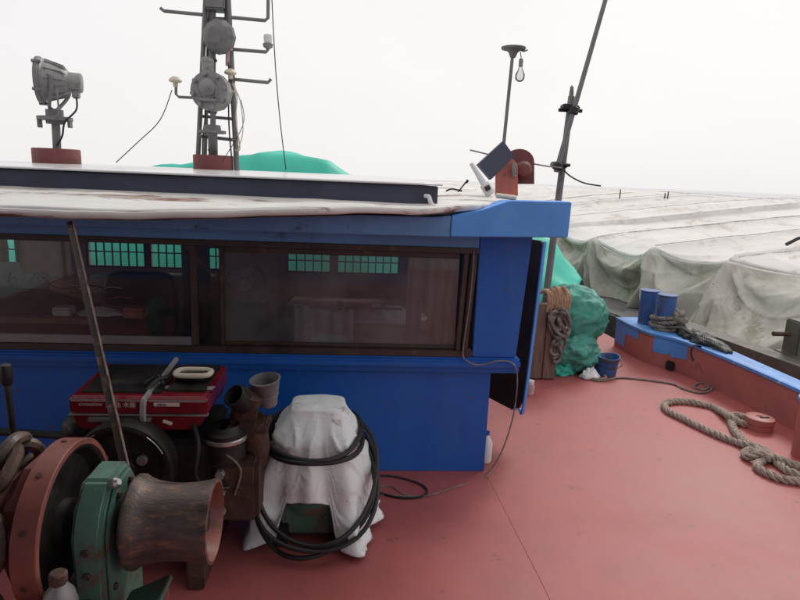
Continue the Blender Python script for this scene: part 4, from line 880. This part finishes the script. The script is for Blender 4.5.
lathe(bm := B(), off(q, z=.181), (0, 0, 1), [(0, 0), (0, .018), (.02, .018), (.021, 0)], 18); obj('cap', bm, M_blueW, bo_)
q = onz(531, 396, .0); q.y += .05; pk = empty('plastic_jar', q, 'small pink and white jar beyond the open door', 'jar')
lathe(bm := B(), q, (0, 0, 1), [(0, 0), (0, .035), (.07, .04), (.09, .03), (.09, 0)], 20); obj('body', bm, M_pink, pk); lathe(bm := B(), off(q, z=.09), (0, 0, 1), [(0, 0), (0, .033), (.03, .033), (.032, 0)], 20); obj('lid', bm, M_whitep, pk)

# ================================================================== DIESEL ENGINE
en = empty('diesel_engine', (-.9, 2.6, 0), 'single cylinder diesel engine with dark red fuel tank and big flywheel', 'engine')
# fuel tank: front edge rolled, lower half tapering in
TX0, TX1 = -1.155, -.600
prism(bm := B(), [(2.42, .745), (2.415, .806), (2.43, .818), (2.80, .838), (2.81, .83), (2.81, .745)], 'x', TX0, TX1, .008); tk = obj('fuel_tank', bm, M_tank, en)
prism(bm := B(), [(TX0, .742), (TX1, .742), (TX1-.045, .675), (TX1-.10, .665), (TX0+.05, .665), (TX0+.01, .68)], 'y', 2.435, 2.78, .01); obj('tank_bottom', bm, M_tank, en)
bb(bm := B(), TX0-.003, TX1+.003, 2.408, 2.44, .7405, .7465, .002); obj('tank_seam', bm, M_chrome, tk)
bb(bm := B(), TX0+.003, TX1-.003, 2.411, 2.416, .806, .8095, .001); obj('tank_trim', bm, M_chrome, tk)
bm = B(); prism(bm, [(2.46, .817), (2.78, .834), (2.78, .844), (2.46, .827)], 'x', TX0+.03, -.80, .003); prism(bm, [(2.48, .817), (2.78, .834), (2.78, .848), (2.48, .831)], 'x', -.785, TX1-.02, .003); obj('top_plate', bm, M_dark, tk)
pts = [Vector((-.70+.075*math.copysign(abs(math.cos(t))**.6, math.cos(t)), 2.60+.045*math.copysign(abs(math.sin(t))**.6, math.sin(t)), .868)) for t in [k*math.pi/8 for k in range(16)]]
bm = B(); tube(bm, pts, .012, 8, True, 3); obj('filler_ring', bm, M_cream, tk)
bb(bm := B(), -.765, -.64, 2.565, 2.635, .838, .862, .006); obj('filler_base', bm, M_dark, tk)
plate(bm := B(), [(-.80, 2.50, .822), (-.60, 2.50, .822), (-.59, 2.53, .826), (-.80, 2.53, .826)], .006); obj('filler_strip', bm, M_grey, tk)
tube(bm := B(), [(-.858, 2.405, .66), (-.855, 2.402, .79), (-.850, 2.44, .818), (-.84, 2.6, .838), (-.83, 2.79, .868)], .013, 6); obj('strap', bm, M_grey, en)
bm = B(); tube(bm, [(-.86, 2.47, .83), (-.83, 2.52, .862), (-.80, 2.56, .86), (-.79, 2.62, .87)], .009, 6); tube(bm, [(-.89, 2.52, .84), (-.84, 2.56, .868), (-.80, 2.50, .846)], .008, 6); obj('lever', bm, M_dark, en)
bb(bm := B(), -.815, -.71, 2.4112, 2.4128, .783, .799, .0); obj('label_plate', bm, M_print, tk)
def text(s, loc, size, m, par, ext=.0008, sx=1.0):
    cu = bpy.data.curves.new('lettering', 'FONT'); cu.body = s; cu.size = size; cu.extrude = ext
    o = bpy.data.objects.new('t', cu); COL.objects.link(o); dg = bpy.context.evaluated_depsgraph_get()
    me = bpy.data.meshes.new_from_object(o.evaluated_get(dg)); bpy.data.objects.remove(o)
    bm = B(); bm.from_mesh(me); bmesh.ops.scale(bm, vec=(sx, 1, 1), verts=bm.verts)
    bmesh.ops.rotate(bm, cent=(0, 0, 0), matrix=Matrix.Rotation(math.pi/2, 3, 'X'), verts=bm.verts); bmesh.ops.translate(bm, vec=loc, verts=bm.verts)
    return obj('lettering', bm, m, par, 0)
text('CHANGCHAI', (-1.115, 2.4135, .782), .0155, M_print, tk); text('\u6c5f \u52a8 \u6728\u67f4', (-1.010, 2.4135, .776), .027, M_print, tk)
text('DIESEL', (-.800, 2.4105, .7855), .013, M_dark, tk)
# black air grille plate below
bb(bm := B(), -1.08, -.83, 2.40, 2.43, .715, .735, .004); obj('guard_strip', bm, M_alu, en)
box(bm := B(), (-.76, 2.405, .715), (.04, .006, .014), .002, Matrix.Rotation(.35, 3, 'Y')); obj('tag', bm, M_cream, en)
FWc = Vector((-.925, 2.34, .535))
lathe(bm := B(), FWc, (0, 1, 0), [(0, .0), (-.02, .04), (-.02, .05), (.0, .06), (.012, .15), (-.012, .17), (-.02, .185), (-.018, .198), (.0, .203), (.07, .203), (.075, .19), (.075, 0)], 56); fl = obj('flywheel', bm, M_dark, en)
for a0 in (.45, 2.1):
    pts = [FWc+Vector((.187*math.cos(a0+k*.1), -.0235, .187*math.sin(a0+k*.1))) for k in range(6)]; obj('rim_glint', tube(B(), pts, .0022, 5), M_chrome, fl)  # thin bright arcs stand in for highlights on the flywheel rim
for k in range(3):
    a = k*2.09+.5; q = FWc+Vector((.09*math.cos(a), -.012, .09*math.sin(a))); obj('lug', cyl(B(), q, q+Vector((0, .02, 0)), .022), M_grey, fl)
bb(bm := B(), -1.12, -.60, 2.42, 2.86, .14, .625, .02); obj('crankcase', bm, M_dark, en)
bb(bm := B(), -.60, -.40, 2.46, 2.80, .22, .50, .02); obj('cylinder_head', bm, M_rust, en)
for k in range(3): cyl(bm := B(), (-.56, 2.46, .28+.09*k), (-.56, 2.43, .28+.09*k), .022, None, 6); obj('bolt', bm, M_grey, en)
lathe(bm := B(), (-.545, 2.50, .50), (0, 0, 1), [(0, .05), (.02, .085), (.14, .088), (.15, .07), (.17, .06)], 20); obj('air_cleaner', bm, M_dark, en)
for s_ in (-1.06, -.64): bb(bm := B(), s_-.035, s_+.035, 2.30, 2.92, 0.0, .14, .006); obj('bed_rail', bm, M_rust, en)
# exhaust: rusty elbows ending in a grey cup
bm = B(); tube(bm, [(-.44, 2.62, .44), (-.43, 2.60, .52), (-.435, 2.58, .60), (-.445, 2.56, .66)], .062, 14); tube(bm, [(-.50, 2.60, .64), (-.48, 2.57, .71), (-.45, 2.56, .75), (-.43, 2.55, .79)], .05, 14)
obj('exhaust_elbow', bm, M_rust, en)
bb(bm := B(), -.535, -.375, 2.50, 2.66, .56, .71, .045); obj('exhaust_box', bm, M_rust, en); bb(bm := B(), -.545, -.365, 2.49, 2.67, .628, .645, .004); obj('flange', bm, M_rust, en)
lathe(bm := B(), (-.465, 2.55, .74), (-.35, -.45, .55), [(0, .045), (.02, .05), (.09, .052), (.095, .045), (.03, .04), (.02, 0)], 22); obj('pipe_mouth', bm, M_dark, en)
gc = empty('grey_cup', (-.40, 2.62, .70), 'grey dented tin cup hung over the engine exhaust', 'cup')
lathe(bm := B(), (-.375, 2.62, .715), (-.10, -.15, 1), [(0, 0), (0, .038), (.05, .048), (.052, .052), (.056, .05), (.125, .066), (.13, .07), (.132, .062), (.05, .044), (.01, .034), (.01, 0)], 26); obj('cup', bm, M_mast, gc)
tube(bm := B(), [(-.66, 2.43, .70), (-.63, 2.38, .62), (-.64, 2.36, .50), (-.60, 2.40, .42), (-.52, 2.44, .40)], .009, 7); obj('fuel_hose', bm, M_black, en)
tube(bm := B(), [(-.60, 2.44, .60), (-.52, 2.42, .56), (-.47, 2.44, .48), (-.50, 2.45, .36)], .005, 6); obj('throttle_cable', bm, M_ropeg, en)
tube(bm := B(), [(-.70, 2.40, .44), (-.62, 2.35, .38), (-.55, 2.37, .30), (-.62, 2.40, .22)], .011, 7); obj('water_hose', bm, M_black, en)
obj('air_clamp', lathe(B(), (-.545, 2.50, .60), (0, 0, 1), [(0, .089), (.004, .0925), (.018, .0925), (.022, .089)], 20), M_chrome, en)
# black pipe and lump left of the engine
wire([(-1.9, 2.62, .585), (-1.5, 2.6, .58), (-1.08, 2.58, .56)], .018, M_black, 'dark pipe running left from the engine along the wall', 'fuel_pipe', 'pipe')
obj('oil_filter', blob(-1.18, 2.56, .63, .075, .07, .06, 4.4, .15, 30, 20), M_dark, en, 60)

# ================================================================== WINCH
wn = empty('winch', (-.85, 1.85, 0), 'rusty anchor winch with orange brake wheel, green gear case and worn drum', 'winch')
SY, SZ = 1.83, .618
cyl(bm := B(), (-1.75, SY, SZ), (-.46, SY, SZ), .035); obj('shaft', bm, M_dark, wn)
# warping drum (axis across the deck), hollow red mouth
xd = -.70
drum = [(0, .0), (0, .140), (.010, .150), (.024, .150), (.040, .140), (.07, .128), (.11, .122), (.16, .121), (.20, .124), (.235, .130), (.252, .135), (.262, .134), (.264, .124), (.256, .119), (.19, .10), (.09, .09), (.09, 0)]
obj('warping_drum', lathe(B(), (xd, SY, SZ), (1, 0, 0), drum[:13], 56), M_drum, wn)
obj('drum_mouth', lathe(B(), (xd, SY, SZ), (1, 0, 0), drum[11:], 48), M_oxide, wn)
# green gear case
gp = [(1.72, 0), (1.69, .45), (1.685, .64), (1.72, .72), (1.79, .785), (1.93, .785), (1.99, .70), (2.0, 0)]
prism(bm := B(), gp, 'x', -.835, -.745, .012); gcse = obj('gear_case', bm, M_green, wn)
prism(bm := B(), [(1.735, .02), (1.71, .45), (1.71, .63), (1.735, .70), (1.795, .765), (1.92, .765), (1.97, .69), (1.98, .02)], 'x', -.743, -.732, .004); obj('side_plate', bm, M_green, gcse)
bb(bm := B(), -.82, -.775, 1.655, 1.69, .36, .44, .006); obj('nameplate', bm, M_rust, gcse)
for y_, z_ in ((1.74, .20), (1.735, .45), (1.74, .62), (1.80, .73), (1.90, .73), (1.955, .60)): obj('bolt', cyl(B(), (-.733, y_, z_), (-.722, y_, z_), .012, None, 6), M_rust, gcse)
for z_ in (.30, .52, .60): obj('bolt', cyl(B(), (-.79, 1.70, z_), (-.79, 1.678, z_), .013, None, 6), M_rust, gcse)
lathe(bm := B(), (-.748, 1.80, .765), (.8, -.2, .4), [(0, 0), (0, .018), (.02, .018), (.03, .01), (.03, 0)], 10); obj('grease_nipple', bm, M_chrome, gcse)
# brake wheel with orange rim
xw = -.872
rim_ = [(0, .255), (-.004, .268), (-.004, .275), (-.075, .275), (-.080, .27), (-.080, .24), (-.012, .24), (-.006, .245), (0, .255)]
bwh = obj('brake_wheel', lathe(B(), (xw, SY, SZ), (1, 0, 0), [(-.045, .0), (-.045, .215), (-.03, .225), (-.008, .232), (-.002, .240), (-.002, .245), (-.06, .245), (-.06, 0)], 64), M_dark, wn)
obj('brake_band', lathe(B(), (xw, SY, SZ), (1, 0, 0), [(.0, .246), (.0, .262), (-.003, .265), (-.070, .265), (-.073, .262), (-.073, .246), (0, .246)], 72), M_oxide, wn)
for k in range(10):
    a = k*math.pi/5+.2; q = Vector((xw-.04, SY+.265*math.cos(a), SZ+.265*math.sin(a))); obj('rivet', cyl(B(), q, q+Vector((0, math.cos(a), math.sin(a)))*.004, .009, None, 10), M_rust, wn)
obj('wheel_hub', lathe(B(), (xw-.05, SY, SZ), (1, 0, 0), [(0, .075), (.03, .07), (.04, .05), (.08, .045), (.08, 0)], 24), M_dark, wn)
# chain wheel and the far bearing
obj('chain_wheel', lathe(B(), (-1.29, SY+.02, SZ), (1, 0, 0), [(0, 0), (0, .21), (.02, .22), (.06, .215), (.10, .15), (.17, .135), (.24, .16), (.29, .22), (.32, .22), (.33, .21), (.33, 0)], 10), M_base, wn, 20)
prism(bm := B(), [(y, z*.92) for y, z in gp], 'x', -1.62, -1.55, .012); obj('gear_case', bm, M_green, wn)
for s_ in (1.70, 1.96): bb(bm := B(), -1.75, -.50, s_-.03, s_+.05, 0, .09, .006); obj('base_beam', bm, M_rust, wn)
# small bracket under the drum
prism(bm := B(), [(1.66, .0), (1.66, .30), (1.70, .42), (1.76, .42), (1.80, .30), (1.84, 0)], 'x', -.66, -.645, .004); br = obj('bracket', bm, M_green, wn)
prism(bm := B(), [(-.70, .40), (-.57, .46), (-.565, .44), (-.70, .385)], 'y', 1.66, 1.78, .003); obj('bracket_lip', bm, M_green, br)
cyl(bm := B(), (-.70, 1.64, .395), (-.60, 1.64, .425), .022); obj('bracket_pin', bm, M_black, br)
bb(bm := B(), -.60, -.585, 1.67, 1.80, .10, .44, .003); obj('bracket_edge', bm, M_oxide, br)
bb(bm := B(), -.70, -.58, 1.62, 1.86, .0, .10, .006); obj('bracket_foot', bm, M_green, br)
# chain over the chain wheel
cn = empty('anchor_chain', (-1.20, 1.72, .4), 'rusty stud link anchor chain hanging over the chain wheel', 'chain')
path = smooth_path([(x_+.155, y_, z_+.03) for x_, y_, z_ in [(-1.26, 2.02, .64), (-1.25, 1.95, .76), (-1.23, 1.84, .815), (-1.22, 1.74, .78), (-1.20, 1.655, .70), (-1.19, 1.62, .60), (-1.19, 1.60, .48), (-1.19, 1.60, .34), (-1.20, 1.60, .20), (-1.2, 1.58, .04)]], 12)
acc = 0; last = path[0]; k = 0
for p, p2_ in zip(path, path[1:]):
    acc += (p2_-p).length
    if acc > .105 or k == 0:
        acc = 0; d = (p2_-p).normalized(); sd_ = Vector((1, 0, 0)); nn = d.cross(sd_).normalized(); side = (sd_ if k % 2 else nn); side = (side*.85+(nn if k % 2 else sd_)*.35).normalized()
        pts = [p2_+d*(.080*math.copysign(abs(math.cos(t))**.8, math.cos(t)))+side*(.050*math.copysign(abs(math.sin(t))**.7, math.sin(t))) for t in [j*math.pi/6 for j in range(12)]]
        obj('link', tube(B(), pts, .021, 8, True, 2), M_drum if k % 3 else M_rust, cn); k += 1
bb(bm := B(), -1.18, -.98, 1.50, 1.67, .0, .05, .01); obj('shackle_plate', bm, M_rust, cn)
# brake lever with black knob
lv = empty('brake_lever', (-1.28, 2.15, 0), 'upright winch lever with a black grip at the far left', 'lever')
pb_, pt_ = at(11, 450, 2.15), at(5, 366, 2.15)
obj('rod', cyl(B(), Vector((pb_.x+.03, pb_.y, 0)), pt_, .011), M_dark, lv); obj('grip', lathe(B(), at(7, 385, 2.15), pt_-pb_, [(0, 0), (0, .014), (.01, .02), (.05, .022), (.075, .018), (.085, 0)], 16), M_black, lv)
obj('elbow', blob(pb_.x-.01, pb_.y, pb_.z-.06, .06, .05, .09, 1.4, .2, 24, 16), M_dark, lv, 60)
# grease bottle standing before the brake wheel
q = at(60, 600, 1.58); gb = empty('oil_bottle', (q.x, q.y, 0), 'grey oil bottle with rusty orange cap by the brake wheel', 'bottle')
zt = at(62, 572, 1.58).z
bb(bm := B(), q.x-.09, q.x+.09, q.y-.06, q.y+.07, 0, zt-.20, .01); obj('stand', bm, M_dark, gb)
lathe(bm := B(), (q.x, q.y, zt-.20), (0, 0, 1), [(0, 0), (0, .045), (.10, .048), (.135, .040), (.16, .022), (.165, .02), (.165, 0)], 24); obj('body', bm, M_grey, gb)
lathe(bm := B(), (q.x, q.y, zt-.035), (0, 0, 1), [(0, 0), (0, .022), (.004, .025), (.03, .025), (.035, .02), (.035, 0)], 18); obj('cap', bm, M_rust, gb)
# flat steel bar leaning from the eave to the winch
p0, p1 = at(70, 222, 2.82), at(125, 468, 2.12); d = (p1-p0).normalized(); sx_ = Vector((1, .1, 0)); sx_ = (sx_-d*sx_.dot(d)).normalized(); ny = d.cross(sx_).normalized()
sb = empty('steel_bar', (p1.x, p1.y, p1.z), 'rusty brown angle bar leaning from the roof eave down to the engine', 'bar')
def bar_strip(w0, w1, o_, th):
    b = B(); vs = []
    for p in (p0, p1):
        for w_, t_2 in ((w0, o_), (w1, o_), (w1, o_+th), (w0, o_+th)): vs.append(b.verts.new(p+sx_*w_+ny*t_2))
    for f in ((0, 1, 2, 3), (7, 6, 5, 4), (0, 4, 5, 1), (1, 5, 6, 2), (2, 6, 7, 3), (3, 7, 4, 0)): b.faces.new([vs[i] for i in f])
    bmesh.ops.recalc_face_normals(b, faces=b.faces); return b
M_barl = mat('lit_bar_edge', (.26, .19, .17), .6, .35, 9, (.09, .05, .04), .4, 14)  # lighter tone puts the lit edge of the bar into its colour
M_bar = mat('rusty_brown_bar', (.05, .033, .028), .6, .35, 7, (.20, .12, .09), .35, 14, 60, .4)
obj('flange', bar_strip(-.014, .012, 0, .005), M_bar, sb, 0); obj('web', bar_strip(.0122, .0155, -.012, .030), M_barl, sb, 0)

# ================================================================== AFT HOUSE AND AWNING (unseen behind the camera, sized to darken winch and cabin front)
aw = empty('shade_awning', (-1.6, -.5, 0), 'dark canvas canopy over the aft working deck beside the winch', 'shade_awning')
def awn(u, v): x = -4.6+5.3*u; y = -3.0+5.1*v; return Vector((x, y, 2.42+.05*math.sin(u*math.pi)+.02*fbm((x, y, 0), 1.5)))
solid(obj('canvas', sheet(B(), awn, 30, 30), M_bed2, aw, 180), .004)
for x, y in ((-4.5, 2.0), (.62, -2.9), (-4.5, -2.9)): obj('post', cyl(B(), (x, y, 0), (x, y, 2.42), .03), M_mast, aw)
ah = empty('unseen_aft_house', (-2, -4, 0), 'dark blue deckhouse added out of view behind the winch', 'deckhouse')
bb(bm := B(), -4.5, .9, -4.95, -3.1, 0, 3.0, .01); obj('wall', bm, M_blue, ah)
for x in (-3.5, -2.0): bb(bm := B(), x-.45, x+.45, -3.098, -3.07, 1.1, 1.8, .004); obj('window', bm, M_black, ah)
bb(bm := B(), -.6, .2, -3.098, -3.07, .1, 2.0, .004); obj('door', bm, M_navy, ah)
bb(bm := B(), -4.7, 1.1, -4.99, -2.9, 3.002, 3.06, .01); obj('roof', bm, M_white, ah)
print('objects', len(bpy.data.objects), 'tris~', sum(len(m.polygons) for m in bpy.data.meshes)*2)
